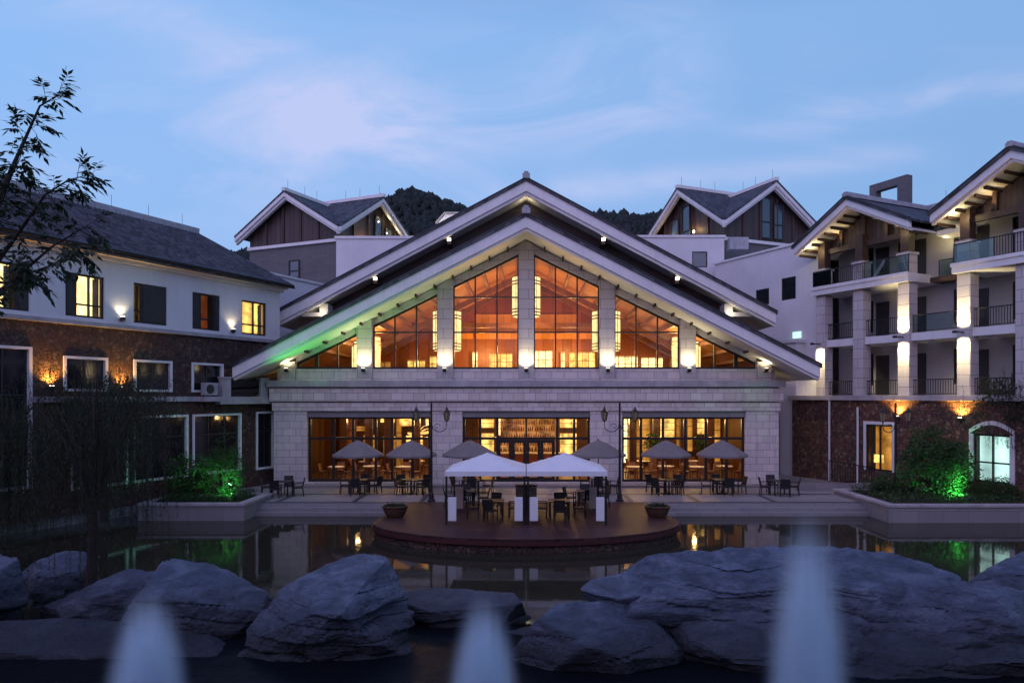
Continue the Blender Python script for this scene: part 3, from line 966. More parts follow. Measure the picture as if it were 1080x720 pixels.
lantern(0.0, 5 + (418 - 313) * 43.6 / 750, 'tall glowing cylindrical lantern hanging highest, behind the central pier')
lantern(4.9, 5 + (418 - 349) * 43.6 / 750, 'glowing cylindrical lantern behind the pier just right of centre')
lantern(-4.85, 5 + (418 - 349) * 43.6 / 750, 'glowing cylindrical lantern behind the pier just left of centre')
lantern(9.8, 7.45, 'low glowing cylindrical lantern behind the right outer pier of the gable')
lantern(-9.8, 7.45, 'low glowing cylindrical lantern behind the left outer pier of the gable')

# ------------------------------------------------------------------ left wing
LW0 = Vector((-14.5, 41.0, 0))
lw = empty('hotel_wing', LW0, math.atan2(LW_DIR.y, LW_DIR.x))
tag(lw, 'long three storey wing with red rubble stone below white upper wall, left', 'building')


def lt(px):
    k = (px - 555) / 750
    return -(LW0.x - k * LW0.y) / -(-1) if False else -((LW0.x - k * LW0.y) * -1) / (LW_DIR.x - k * LW_DIR.y) * -1


def lx(px):
    """local x on the left wing's front plane for a picture column"""
    k = (px - 555) / 750
    return (k * LW0.y - LW0.x) / (LW_DIR.x - k * LW_DIR.y)


WX0 = -26.0
upper = [(-4, 31), (69, 110), (141, 176), (203, 232), (255, 281)]
up_ops = [(lx(a), lx(b), 8.42, 10.28) for a, b in upper]
mb = wall_open(MB(), WX0, 0.4, 8.25, 11.05, 0.0, 0.4, up_ops)
mb.build('upper_wall', M['plaster'], lw)
mid = [(-28, 33), (67, 113), (141, 181), (202, 235)]
mid_ops = [(lx(a), lx(b), 5.22, 6.72) for a, b in mid[1:]]
big = (lx(-28), lx(33), 1.3, 7.0)
mb = wall_open(MB(), big[1], 0.4, 5.0, 8.05, 0.0, 0.4, mid_ops)
mb.box(WX0, big[0], 0.0, 0.4, 0.0, 8.05).box(big[0], big[1], 0.0, 0.4, 0, big[2]).box(big[0], big[1], 0.0, 0.4, big[3], 8.05)
g_ops = [(lx(74), lx(135), 1.0, 4.1), (lx(140), lx(198), 1.0, 4.1), (lx(203), lx(254), 1.0, 4.1), (lx(270), lx(289), 0.9, 4.15)]
wall_open(mb, big[1], 0.4, 0.0, 4.75, 0.0, 0.4, g_ops)
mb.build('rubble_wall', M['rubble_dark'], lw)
MB().box(WX0, 0.5, -0.14, 0.4, 8.053, 8.247).build('sill_course', M['coping'], lw, bevel=0.015)
MB().box(big[1] + 0.1, 0.5, -0.16, 0.4, 4.753, 4.997).build('ledge', M['coping'], lw, bevel=0.015)
MB().box(WX0, 0.4, 0.9, 1.0, 0.05, 10.9).build('inner_wall', M['shutter'], lw)
MB().box(WX0, 0.4, 12.0, 12.3, 0, 11.0).box(0.1, 0.4, 1.01, 11.99, 0, 11.0).build('rear_wall', M['plaster'], lw)
# cornice, eave and roof: a gable running along local x
mb = MB().box(WX0, 0.55, -0.18, 0.4, 11.053, 11.22).box(WX0, 0.65, -0.42, 0.4, 11.223, 11.40)
mb.build('eave_cornice', M['offwhite'], lw)
mb = MB().tube([(WX0, -0.72, 11.42), (0.72, -0.72, 11.42)], 0.085, 8)
mb.build('gutter', M['metal'], lw)
mb = MB()
yy0, zz0, yr, zr = -0.68, 11.42, 7.0, 15.15
for (ya, za_, yb, zb_) in ((yy0, zz0, yr, zr), (yr, zr, 14.6, 11.42)):
    mb.add([(WX0, ya, za_), (0.9, ya, za_), (0.9, yb, zb_), (WX0, yb, zb_), (WX0, ya, za_ - 0.16), (0.9, ya, za_ - 0.16), (0.9, yb, zb_ - 0.16), (WX0, yb, zb_ - 0.16)],
           [(0, 1, 2, 3), (7, 6, 5, 4), (0, 4, 5, 1), (1, 5, 6, 2), (2, 6, 7, 3), (3, 7, 4, 0)])
lroof = mb.build('roof', M['tile_x'], lw)
mb = MB()
x = WX0
while x < 0.85:       # rounded cover tiles at the eave and rolls up the slope
    mb.tube([(x, yy0 - 0.05, zz0 + 0.03), (x, yr - 0.1, zr + 0.02)], 0.055, 5)
    x += 0.24
mb.build('tile_roll', M['tile_x'], lroof)
MB().box(WX0, 0.7, yr - 0.2, yr + 0.2, zr - 0.05, zr + 0.22).box(WX0, 0.78, yr - 0.12, yr + 0.12, zr + 0.223, zr + 0.36).build('ridge', M['ridge'], lroof)
for i in range(9):
    MB().tube([(-i * 2.3 - 0.4, yr, zr + 0.3), (-i * 2.3 - 0.4, yr, zr + 1.0)], 0.012, 4).build('lightning_rod', M['metal'], lroof)
# upper windows: dark shutter panel and a lit part each
lits = [('room_cream', 0.0, 0.62), ('room_cream', 0.25, 1.0), ('room_yellow', 0.0, 0.25), ('room_red', 0.28, 0.80), ('room_yellow', 0.0, 1.0)]
for (a, b, c_, d), (mt, l0, l1) in zip(up_ops, lits):
    wd = b - a
    xa, xb = a + wd * l0, a + wd * l1
    f = lit_window(lw, xa, xb, c_, d, 0.05, M['frame'], M[mt], mull=((xa + xb) / 2,) if (xb - xa) > 0.9 else (), trans=(c_ + 0.55,), fw=0.09)
    mb = MB()
    if l0 > 0:
        mb.box(a, xa - 0.003, 0.06, 0.16, c_, d)
        mb.box(a + 0.07, xa - 0.07, 0.03, 0.058, c_ + 0.1, d - 0.1)
    if l1 < 1:
        mb.box(xb + 0.003, b, 0.06, 0.16, c_, d)
        mb.box(xb + 0.07, b - 0.07, 0.03, 0.058, c_ + 0.1, d - 0.1)
    if mb.v:
        mb.build('shutter', M['shutter'], lw)
    if mt != 'room_red' and (l1 - l0) > 0.3:
        mb = MB()     # curtains at the sides of the lit room
        mb.box(xa + 0.1, xa + 0.28, 0.35, 0.38, c_ + 0.1, d - 0.1).box(xb - 0.3, xb - 0.1, 0.35, 0.38, c_ + 0.1, d - 0.1)
        mb.build('curtain', M['beigecloth'], f)
# white framed windows in the rubble wall
for (a, b, c_, d) in mid_ops + [big] + g_ops:
    wfr = 0.11
    mb = MB().box(a - 0.02, a + wfr, -0.05, 0.18, c_, d).box(b - wfr, b + 0.02, -0.05, 0.18, c_, d).box(a + wfr, b - wfr, -0.05, 0.18, c_, c_ + wfr).box(a + wfr, b - wfr, -0.05, 0.18, d - wfr, d)
    nm = 'door' if a == g_ops[3][0] else 'window'
    f = mb.build(nm, M['white'], lw)
    MB().box(a + wfr, b - wfr, 0.10, 0.12, c_ + wfr, d - wfr).build('pane', M['darkglass'], f)
    mb = MB()
    k = max(1, round((b - a) / 1.4))
    for j in range(1, k + 1):
        xx = a + (b - a) * j / (k + 1)
        mb.box(xx - 0.03, xx + 0.03, 0.07, 0.099, c_ + wfr, d - wfr)
    if d - c_ > 2:
        mb.box(a + wfr, b - wfr, 0.075, 0.096, c_ + (d - c_) * 0.66 - 0.03, c_ + (d - c_) * 0.66 + 0.03)
    mb.build('glazing_bar', M['shutter'], f)
# wall lamps of the wing
for px, kind in ((127, 'w'), (244, 'w'), (52, 'o'), (128, 'o')):
    x = lx(px)
    z = 8.62 if kind == 'w' else 5.45
    mb = MB().lathe([(0.06, 0), (0.11, 0.06), (0.11, 0.2), (0.09, 0.2)], (x, -0.16, z - 0.22), 10).box(x - 0.04, x + 0.04, -0.1, -0.002, z - 0.2, z - 0.1)
    wl = mb.build('wall_lamp', M['metal'], lw)
    MB().lathe([(0.085, 0), (0.085, 0.02)], (x, -0.16, z - 0.018), 10).build('lens', M['lens_warm'], wl)
    if kind == 'w':
        lamp('wall_lamp_beam', 'SPOT', (x, -0.16, z + 0.03), 34, (1.0, 0.84, 0.52), lw, (x, -0.03, z + 1.0), R(120), 0.9, 0.04)
    else:
        lamp('wall_lamp_beam', 'SPOT', (x, -0.20, z + 0.03), 330, (1.0, 0.46, 0.08), lw, (x, -0.02, z + 0.8), R(130), 0.9, 0.05)

# glass balustrade on the low terrace roof between wing and hall
bal = empty('glass_balustrade', LW0, lw.rotation_euler.z)
tag(bal, 'glass balustrade between square stone posts on the ledge beside the hall', 'balustrade')
for xa in (-3.9, -1.25):
    MB().box(xa - 0.28, xa + 0.28, -0.45, 0.0 - 0.18, 5.0, 5.95).box(xa - 0.32, xa + 0.32, -0.5, -0.14, 5.953, 6.03).build('post', M['coping'], bal)
MB().box(-3.6, -1.55, -0.34, -0.31, 5.08, 5.85).build('glass_panel', M['rail_glass'], bal)
MB().tube([(-3.6, -0.325, 5.9), (-1.55, -0.325, 5.9)], 0.03, 8).build('handrail', M['metal'], bal)
MB().box(-4.4, 0.3, -0.55, -0.165, 4.60, 4.998).build('plinth', M['coping'], bal)
acu = empty('air_conditioner', LW0 + LW_DIR * -5.0 + Vector((0.9119, -0.4104, 0)) * 0.45 + Vector((0, 0, 5.0)), lw.rotation_euler.z)
tag(acu, 'pale outdoor air conditioner unit on the ledge left of the balustrade', 'air conditioner')
MB().box(-0.42, 0.42, -0.15, 0.15, 0.06, 0.70).build('case', M['ridge'], acu, bevel=0.02)
MB().lathe([(0.24, 0), (0.24, 0.02)], (0, 0, 0), 16).build('fan_grille', M['shutter'], acu).matrix_local = Matrix.Translation((-0.1, -0.16, 0.38)) @ Matrix.Rotation(R(90), 4, 'X')
MB().box(-0.35, -0.25, -0.14, 0.14, 0.0, 0.06).box(0.25, 0.35, -0.14, 0.14, 0.0, 0.06).build('foot', M['metal'], acu)
MB().box(-0.5, 0.5, -0.2, 0.25, -0.25, -0.002).build('bracket_shelf', M['coping'], acu)

# ------------------------------------------------------------------ right wing
RW0 = Vector((18.0, 43.0, 0))
rw = empty('balcony_wing', RW0, math.atan2(RW_DIR.y, RW_DIR.x))
tag(rw, 'balconied white wing with stone columns and twin gables on rubble base, right', 'building')


def rx(px):
    k = (px - 555) / 750
    return (k * RW0.y - RW0.x) / (RW_DIR.x - k * RW_DIR.y)


RX1 = 19.0
# rubble ground floor with a door and a big window
d_op = (rx(917.5), rx(945), 0.9, 3.45)
w_op = (rx(1031), rx(1070), 0.9, 3.2)
mb = wall_open(MB(), -2.2, RX1, 0.0, 4.78, -0.3, 0.1, [d_op, w_op])
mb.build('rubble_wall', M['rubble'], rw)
MB().box(-2.4, RX1, -0.5, 2.2, 4.783, 5.06).build('ledge', M['coping'], rw, bevel=0.015)
mb = MB().box(d_op[0] - 0.16, d_op[0], -0.34, 0.0, 0.9, 3.45).box(d_op[1], d_op[1] + 0.16, -0.34, 0.0, 0.9, 3.45).box(d_op[0] - 0.16, d_op[1] + 0.16, -0.34, 0.0, 3.452, 3.62)
sur = mb.build('door_surround', M['white'], rw)
f = lit_window(rw, d_op[0], d_op[1], 0.9, 3.45, -0.25, M['frame'], M['room_amber'], mull=((d_op[0] + d_op[1]) / 2,), fw=0.09, back_d=0.6, name='door')
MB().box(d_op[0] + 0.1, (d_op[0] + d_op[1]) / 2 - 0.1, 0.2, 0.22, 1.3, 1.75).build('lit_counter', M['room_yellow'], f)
mb = MB().box(w_op[0] - 0.2, w_op[0], -0.36, 0.0, 0.9, 3.2).box(w_op[1], w_op[1] + 0.2, -0.36, 0.0, 0.9, 3.2)
for i in range(8):
    x0 = w_op[0] - 0.2 + (w_op[1] - w_op[0] + 0.4) * i / 8
    x1 = w_op[0] - 0.2 + (w_op[1] - w_op[0] + 0.4) * (i + 1) / 8
    q0 = 3.2 + 0.45 * math.sin(math.pi * i / 8)
    q1 = 3.2 + 0.45 * math.sin(math.pi * (i + 1) / 8)
    mb.prism([(x0, q0), (x1, q1), (x1, q1 + 0.2), (x0, q0 + 0.2)], -0.36, -0.302)
mb.build('window_surround', M['white'], rw)
lit_window(rw, w_op[0], w_op[1], 0.9, 3.2, -0.25, M['frame'], M['room_cyan'], mull=((w_op[0] + w_op[1]) / 2,), trans=(1.85,), fw=0.09, back_d=0.3)
# body behind the balconies
wins1 = [(1.0, 1.7), (3.3, 4.0), (6.6, 7.4), (9.6, 10.4), (12.6, 13.4)]
mb = MB()
for z0, z1 in ((5.06, 8.2), (8.2, 11.4), (11.4, 14.6)):
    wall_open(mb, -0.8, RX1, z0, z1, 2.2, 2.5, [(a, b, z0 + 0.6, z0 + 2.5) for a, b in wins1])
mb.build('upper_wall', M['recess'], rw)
for z0 in (5.06, 8.2, 11.4):
    for a, b in wins1:
        f = lit_window(rw, a, b, z0 + 0.6, z0 + 2.5, 2.22, M['frame'], M['shutter'], fw=0.07, glass=M['bluepane'])
    for a in (1.9, 4.2, 7.6, 10.6):
        MB().box(a, a + 0.85, 2.15, 2.197, z0 + 0.05, z0 + 2.35).build('balcony_door', M['shutter'], rw)
MB().box(-0.8, -0.4, 2.503, 10, 0, 14.6).box(-0.8, RX1, 10.0, 10.3, 0, 14.6).box(RX1 - 0.3, RX1, 2.503, 9.99, 0, 14.6).build('side_wall', M['plaster'], rw)
# columns
COLS = [0.0, 2.65, 5.5, 8.75, 11.5, 14.3]
CW = 0.33
for i, x in enumerate(COLS):
    MB().box(x - CW, x + CW, -0.30, 0.36, 5.063, 11.05).build('column', M['stone_pier'], rw)
    if i != 99:
        MB().box(x - CW, x + CW, -0.30, 0.36, 11.55, 12.55).box(x - CW - 0.06, x + CW + 0.06, -0.36, 0.42, 12.553, 12.68).build('post_base', M['stone_pier'], rw)
        MB().box(x - 0.24, x + 0.24, -0.22, 0.28, 12.683, 14.2).build('timber_post', M['woodtrim'], rw)
# slabs
for (a, b) in ((-0.45, 5.95), (8.3, RX1)):
    MB().box(a, b, -0.55, 2.195, 11.08, 11.53).box(a - 0.03, b + 0.03, -0.62, -0.553, 11.40, 11.58).build('balcony_slab', M['white'], rw)
mb = MB()
for x0, x1 in zip(COLS[:-1], COLS[1:]):
    mb.box(x0 + CW + 0.003, x1 - CW - 0.003, -0.12, 2.195, 7.95, 8.36)
mb.build('balcony_slab', M['white'], rw)
MB().box(5.96, 8.29, 1.2, 2.195, 11.1, 11.35).build('pergola_roof', M['woodtrim'], rw)


def rail(x0, x1, y, z, h, kind):
    mb = MB()
    mb.box(x0, x1, y - 0.03, y + 0.03, z + h - 0.05, z + h).box(x0, x1, y - 0.02, y + 0.02, z + 0.06, z + 0.10)
    if kind == 'bars':
        k = max(2, int((x1 - x0) / 0.13))
        for j in range(k + 1):
            xx = x0 + (x1 - x0) * j / k
            mb.box(xx - 0.012, xx + 0.012, y - 0.012, y + 0.012, z + 0.1, z + h - 0.05)
        return mb.build('railing', M['metal'], rw)
    k = max(1, int((x1 - x0) / 1.3))
    for j in range(k + 1):
        xx = x0 + (x1 - x0) * j / k
        mb.box(xx - 0.02, xx + 0.02, y - 0.02, y + 0.02, z, z + h - 0.05)
    r = mb.build('railing', M['metal'], rw)
    MB().box(x0 + 0.02, x1 - 0.02, y - 0.006, y + 0.006, z + 0.11, z + h - 0.06).build('glass_panel', M['rail_glass'], r)
    return r


for i, (x0, x1) in enumerate(zip(COLS[:-1], COLS[1:])):
    rail(x0 + CW, x1 - CW, 0.05, 5.06, 0.85, 'bars')
    rail(x0 + CW, x1 - CW, 0.0, 8.36, 0.95, 'bars' if i in (0, 1, 3) else 'glass')
rail(-0.4, 0.9, -0.45, 11.53, 1.0, 'glass')
rail(0.9, 3.2, -0.45, 11.53, 1.0, 'bars')
rail(3.2, 5.9, -0.45, 11.53, 1.0, 'glass')
rail(8.35, 10.3, -0.45, 11.53, 1.0, 'glass')
rail(10.3, 14.5, -0.45, 11.53, 1.0, 'bars')
rail(6.0, 8.2, 1.9, 11.35, 1.0, 'glass')
# gables of the wing
for cx in (2.65, 11.5):
    gable_roof(rw, 3.85, 16.25, 0.535, -1.25, 7.0, cx=cx, fas=(0.36, 0.14), fin=0.6, so=0.5)
    # timber gable frame
    mb = MB().box(cx - 2.9, cx + 2.9, 0.05, 0.3, 13.55, 13.85)
    mb.box(cx - 0.14, cx + 0.14, 0.08, 0.28, 13.853, 15.75)
    for sx in (-1, 1):
        mb.box(cx + sx * 1.5 - 0.1, cx + sx * 1.5 + 0.1, 0.08, 0.28, 13.853, 15.0)
    mb.build('gable_frame', M['woodtrim'], rw)
    mb = MB()
    for sx in (-1, 1):
        mb.prism([(cx, 13.8), (cx + sx * 3.2, 13.8), (cx + sx * 3.2, 14.05), (cx, 15.75)], 0.45, 0.6)
    mb.build('gable_panel', M['wood'], rw)
    # purlins in the soffit
    for i in range(1, 9):
        for sx in (-1, 1):
            xx = cx + sx * i * 0.46
            z = 15.64 - 0.535 * abs(xx - cx)
            MB().box(xx - 0.05, xx + 0.05, -0.88, 0.44, z - 0.14, z).build('purlin', M['woodtrim'], rw)
    for sx in (-1, 1):
        lamp('eave_light', 'POINT', (cx + sx * 2.75, -0.75, 13.75), 30 if sx < 0 else 16, (1.0, 0.82, 0.42), rw, radius=0.05)
        lamp('eave_light', 'POINT', (cx + sx * 1.35, -0.55, 14.45), 9, (1.0, 0.82, 0.45), rw, radius=0.05)
    for xx in (cx - 1.5, cx):
        wl = MB().lathe([(0.06, 0), (0.09, 0.05), (0.09, 0.2)], (xx, -0.08, 13.86), 8).build('wall_lamp', M['metal'], rw)
        lamp('wall_lamp_beam', 'SPOT', (xx, -0.08, 14.1), 26, (1.0, 0.62, 0.25), rw, (xx, 0.05, 15), R(90), 0.9, 0.04)
lamp('eave_light', 'POINT', (6.3, 0.4, 13.7), 22, (1.0, 0.82, 0.42), rw, radius=0.05)
lamp('eave_light', 'POINT', (6.5, 1.6, 13.35), 12, (1.0, 0.82, 0.42), rw, radius=0.05)
# lower main roof of the wing with its lit eave
mb = MB()
for (ya, za_, yb, zb_) in ((0.9, 13.9, 6.2, 16.4), (6.2, 16.4, 11.0, 13.9)):
    mb.add([(-1.2, ya, za_), (RX1 + 0.4, ya, za_), (RX1 + 0.4, yb, zb_), (-1.2, yb, zb_), (-1.2, ya, za_ - 0.15), (RX1 + 0.4, ya, za_ - 0.15), (RX1 + 0.4, yb, zb_ - 0.15), (-1.2, yb, zb_ - 0.15)],
           [(0, 1, 2, 3), (7, 6, 5, 4), (0, 4, 5, 1), (1, 5, 6, 2), (2, 6, 7, 3), (3, 7, 4, 0)])
rroof = mb.build('roof', M['tile_x'], rw)
mb = MB()
x = 6.0
while x < 8.3:
    mb.tube([(x, 0.85, 13.92), (x, 3.5, 13.92 + 2.65 * 0.4717)], 0.055, 5)
    x += 0.24
mb.build('tile_roll', M['tile_x'], rroof)
MB().box(-1.0, RX1 + 0.2, 6.0, 6.4, 16.35, 16.65).build('ridge', M['ridge'], rroof)
MB().box(6.5, 7.9, 0.95, 2.19, 13.45, 13.72).build('eave_cornice', M['offwhite'], rw)
for i in range(6):
    MB().tube([(i * 2.4 + 1.1, 6.2, 16.6), (i * 2.4 + 1.1, 6.2, 17.35)], 0.012, 4).build('lightning_rod', M['metal'], rroof)
# open rooftop frame
rf = MB().box(-1.9, -1.4, 6.35, 6.85, 15.6, 18.55).box(0.15, 0.85, 6.35, 6.85, 15.6, 18.55).box(-1.9, 0.85, 6.348, 6.852, 18.553, 19.05)
rf.build('rooftop_frame', M['greystone'], rw)
# column washers
for i, (x, zf) in enumerate(((0.0, 8.15), (5.5, 8.15), (8.75, 8.15), (14.3, 8.15))):
    MB().box(x - 0.03, x + 0.03, -0.9, -0.302, zf - 0.03, zf + 0.03).box(x - 0.08, x + 0.08, -1.06, -0.902, zf - 0.06, zf + 0.06).build('column_light', M['metal'], rw)
    if i:
        lamp('column_beam', 'SPOT', (x, -0.98, zf + 0.08), 520, (1.0, 0.81, 0.42), rw, (x, -0.30, zf + 0.95), R(84), 0.7, 0.05)
    lamp('column_beam', 'SPOT', (x, -0.98, zf - 0.08), 520, (1.0, 0.81, 0.42), rw, (x, -0.30, zf - 0.95), R(84), 0.7, 0.05)
for px in (952, 1018.5):
    x = rx(px)
    wl = MB().lathe([(0.06, 0), (0.11, 0.06), (0.11, 0.2), (0.09, 0.2)], (x, -0.46, 3.75), 10).box(x - 0.04, x + 0.04, -0.4, -0.302, 3.8, 3.9).build('wall_lamp', M['metal'], rw)
    MB().lathe([(0.085, 0), (0.085, 0.02)], (x, -0.46, 3.952), 10).build('lens', M['lens_warm'], wl)
    lamp('wall_lamp_beam', 'SPOT', (x, -0.50, 4.0), 520, (1.0, 0.48, 0.10), rw, (x, -0.30, 4.9), R(130), 0.9, 0.05)
# white drainpipes
for px, zt in ((880, 4.9), (910, 4.4)):
    x = rx(px)
    MB().tube([(x, -0.42, 0.0), (x, -0.42, zt)], 0.06, 8).build('drainpipe', M['white'], rw)
# rear part of the wing: plain white wall with a raking view
mb = wall_open(MB(), -10.5, -0.805, 0.0, 14.75, 0.6, 1.0, [(rx(790), rx(804), 11.2, 12.3), (rx(817), rx(832), 11.3, 12.75)])
mb.build('end_wall', M['plaster'], rw)
MB().box(-10.6, -0.9, 0.5, 1.1, 14.753, 14.9).build('parapet_coping', M['white'], rw)
for a, b, z0, z1 in ((rx(790), rx(804), 11.2, 12.3), (rx(817), rx(832), 11.3, 12.75)):
    lit_window(rw, a, b, z0, z1, 0.62, M['frame'], M['shutter'], fw=0.07, glass=M['bluepane'])
MB().box(-3.3, -2.0, -0.2, 0.595, 0, 8.4).box(-3.4, -1.9, -0.3, 0.595, 8.403, 8.6).build('side_bay', M['plaster'], rw)
MB().box(-3.0, -2.3, 0.55, 0.595, 8.75, 9.15).build('lit_window', M['room_cyan'], rw)
MB().box(-10.5, -0.8, 9.0, 9.4, 0, 14.7).box(-10.5, -10.1, 1.003, 8.99, 0, 14.7).box(-10.5, -0.8, 1.003, 8.99, 14.3, 14.5).build('rear_wall', M['plaster'], rw)

# ------------------------------------------------------------------ rooftop pavilions behind
def pavilion(corner, a_dir, b_dir, La, Lb, zb, ze, za_a, za_b, label, mirror):
    """cross gabled upper storey; face A runs along local x, face B along local y"""
    pv = empty('roof_pavilion', corner, 0)
    tag(pv, label, 'building', 'gabled pavilions above the hotel roofs')
    A = Vector(a_dir).normalized()
    B = Vector(b_dir).normalized()

    def P(u, v, z):
        q = A * u + B * v
        return (q.x, q.y, z)

    def poly_wall(name, mat, pts, parent=pv, th=None):
        mb = MB()
        n_ = len(pts)
        off = th or Vector((0, 0, 0))
        vs = [Vector(p) for p in pts] + [Vector(p) + off for p in pts]
        fs = [tuple(range(n_)), tuple(range(2 * n_ - 1, n_ - 1, -1))] + [(i, i + n_, (i + 1) % n_ + n_, (i + 1) % n_) for i in range(n_)]
        return mb.add(vs, fs).build(name, mat, parent)
    inA, inB = B * 0.25, A * 0.25
    # face A (v = 0), face B (u = 0)
    gA = za_a - 0.35
    gB = za_b - 0.35
    poly_wall('siding_wall', M['wood'], [P(0.0, 0, zb), P(La, 0, zb), P(La, 0, ze), P(La / 2, 0, gA), P(0.0, 0, ze)], th=inA)
    poly_wall('siding_wall', M['wood'], [P(0, 0.26, zb), P(0, Lb, zb), P(0, Lb, ze), P(0, Lb / 2, gB), P(0, 0.26, ze)], th=inB)
    poly_wall('siding_wall', M['wood'], [P(0, Lb, zb), P(La, Lb, zb), P(La, Lb, ze), P(0, Lb, ze)], th=-inA)
    poly_wall('siding_wall', M['wood'], [P(La, 0.3, zb), P(La, Lb - .3, zb), P(La, Lb - .3, ze), P(La, 0.3, ze)], th=-inB)
    # vertical battens
    mb = MB()
    for i in range(1, 5):
        u = La * i / 5
        top = ze + (gA - ze) * (1 - abs(u - La / 2) / (La / 2))
        a0 = P(u, -0.06, zb)
        MB().bar(a0, (a0[0], a0[1], top - 0.15), 0.16, 0.10).build('batten', M['woodtrim'], pv)
        v = Lb * i / 5
        top = ze + (gB - ze) * (1 - abs(v - Lb / 2) / (Lb / 2))
        a0 = P(-0.06, v, zb)
        MB().bar(a0, (a0[0], a0[1], top - 0.15), 0.16, 0.10).build('batten', M['woodtrim'], pv)
    # base storey
    base_m = M['greystone']
    poly_wall('base_wall', base_m, [P(-0.05, -0.05, 0), P(La, -0.05, 0), P(La, -0.05, zb - 0.25), P(-0.05, -0.05, zb - 0.25)], th=B * 0.3)
    poly_wall('base_wall', base_m, [P(-0.05, 0.26, 0), P(-0.05, Lb, 0), P(-0.05, Lb, zb - 0.25), P(-0.05, 0.26, zb - 0.25)], th=A * 0.3)
    mb = MB()
    mb.bar(P(-0.15, -0.1, zb - 0.12), P(La + 0.1, -0.1, zb - 0.12), 0.3, 0.24)
    mb.bar(P(-0.1, 0.06, zb - 0.12), P(-0.1, Lb + 0.1, zb - 0.12), 0.3, 0.24)
    mb.build('band_course', M['white'], pv)

    # roofs: gable over face A runs along B, gable over face B runs along A
    def roof_slopes(name, mat, half, zap, length, over, axis, t, z_off, e0=None, e1=None):
        pA = (zap - ze) / (half - 0.0)
        mb = MB()
        hw = half + 0.75
        s0 = -over if e0 is None else e0
        s1 = length if e1 is None else e1
        for sgn in (-1, 1):
            pieces = [(0.0, sgn * hw, s0, s1)]
            if sgn < 0 and s1 > 1.0:
                pieces = [(0.0, -(half - 0.3), s0, s1), (-(half - 0.3), -hw, s0, 0.28)]
            for (ca, cb_, sa, sb) in pieces:
                pts = []
                for cc in (ca, cb_):
                    z = zap - pA * abs(cc)
                    for ss in (sa, sb):
                        for dz in (0, -t):
                            if axis == 'A':
                                pts.append(P(half + cc, ss, z + z_off + dz))
                            else:
                                pts.append(P(ss, half + cc, z + z_off + dz))
                # order: (c0,s0,top)(c0,s0,bot)(c0,s1,top)(c0,s1,bot)(c1,...)
                mb.add(pts, [(0, 2, 6, 4), (1, 5, 7, 3), (0, 4, 5, 1), (2, 3, 7, 6), (4, 6, 7, 5), (0, 1, 3, 2)])
        return mb.build(name, mat, pv)
    r1 = roof_slopes('roof', M['tile_x'], La / 2, za_a, Lb / 2 + 3, 1.0, 'A', 0.14, 0.0)
    r2 = roof_slopes('roof', M['tile_x'], Lb / 2, za_b, La / 2 + 3, 1.0, 'B', 0.14, 0.004)
    roof_slopes('bargeboard', M['white'], La / 2, za_a, 0, 0.95, 'A', 0.32, -0.143, -0.95, -0.72)
    roof_slopes('bargeboard', M['white'], Lb / 2, za_b, 0, 0.95, 'B', 0.32, -0.143, -0.95, -0.72)
    roof_slopes('bargeboard', M['offwhite'], La / 2, za_a, 0, 0.95, 'A', 0.22, -0.466, -0.8, -0.55)
    roof_slopes('bargeboard', M['offwhite'], Lb / 2, za_b, 0, 0.95, 'B', 0.22, -0.466, -0.8, -0.55)
    mb = MB()
    mb.bar(P(La / 2, -1.05, za_a + 0.08), P(La / 2, Lb / 2 + 3, za_a + 0.08), 0.34, 0.26)
    mb.bar(P(-1.05, Lb / 2, za_b + 0.08), P(La / 2 + 3, Lb / 2, za_b + 0.08), 0.34, 0.26)
    mb.build('ridge', M['white'], r1)
    for v in (-0.5, 1.5, 3.0):
        a0 = P(La / 2, v, za_a + 0.2)
        MB().tube([a0, (a0[0], a0[1], za_a + 0.95)], 0.013, 4).build('lightning_rod', M['metal'], r1)
        a0 = P(v, Lb / 2, za_b + 0.2)
        MB().tube([a0, (a0[0], a0[1], za_b + 0.95)], 0.013, 4).build('lightning_rod', M['metal'], r1)
    return pv, P, A, B


def pav_window(pv, P, face, c, w_, z0, z1, glass):
    mb = MB()
    def Q(u, out, z):
        return P(u, -out, z) if face == 'A' else P(-out, u, z)
    for u in (c - w_ / 2, c + w_ / 2):
        mb.bar(Q(u, 0.12, z0), Q(u, 0.12, z1), 0.09, 0.09)
    for z in (z0, z1, z0 + (z1 - z0) * 0.4):
        mb.bar(Q(c - w_ / 2, 0.12, z), Q(c + w_ / 2, 0.12, z), 0.09, 0.09)
    f = mb.build('window', M['frame'], pv)
    mb = MB()
    mb.add([Q(c - w_ / 2, 0.09, z0), Q(c + w_ / 2, 0.09, z0), Q(c + w_ / 2, 0.09, z1), Q(c - w_ / 2, 0.09, z1)], [(0, 1, 2, 3)])
    mb.build('pane', glass, f)


M['skypane'] = m_plain('mirror_window_glass', (0.05, 0.07, 0.09), 0.05, 0.1, 1.0, bstr=0.0, spec=1.0)
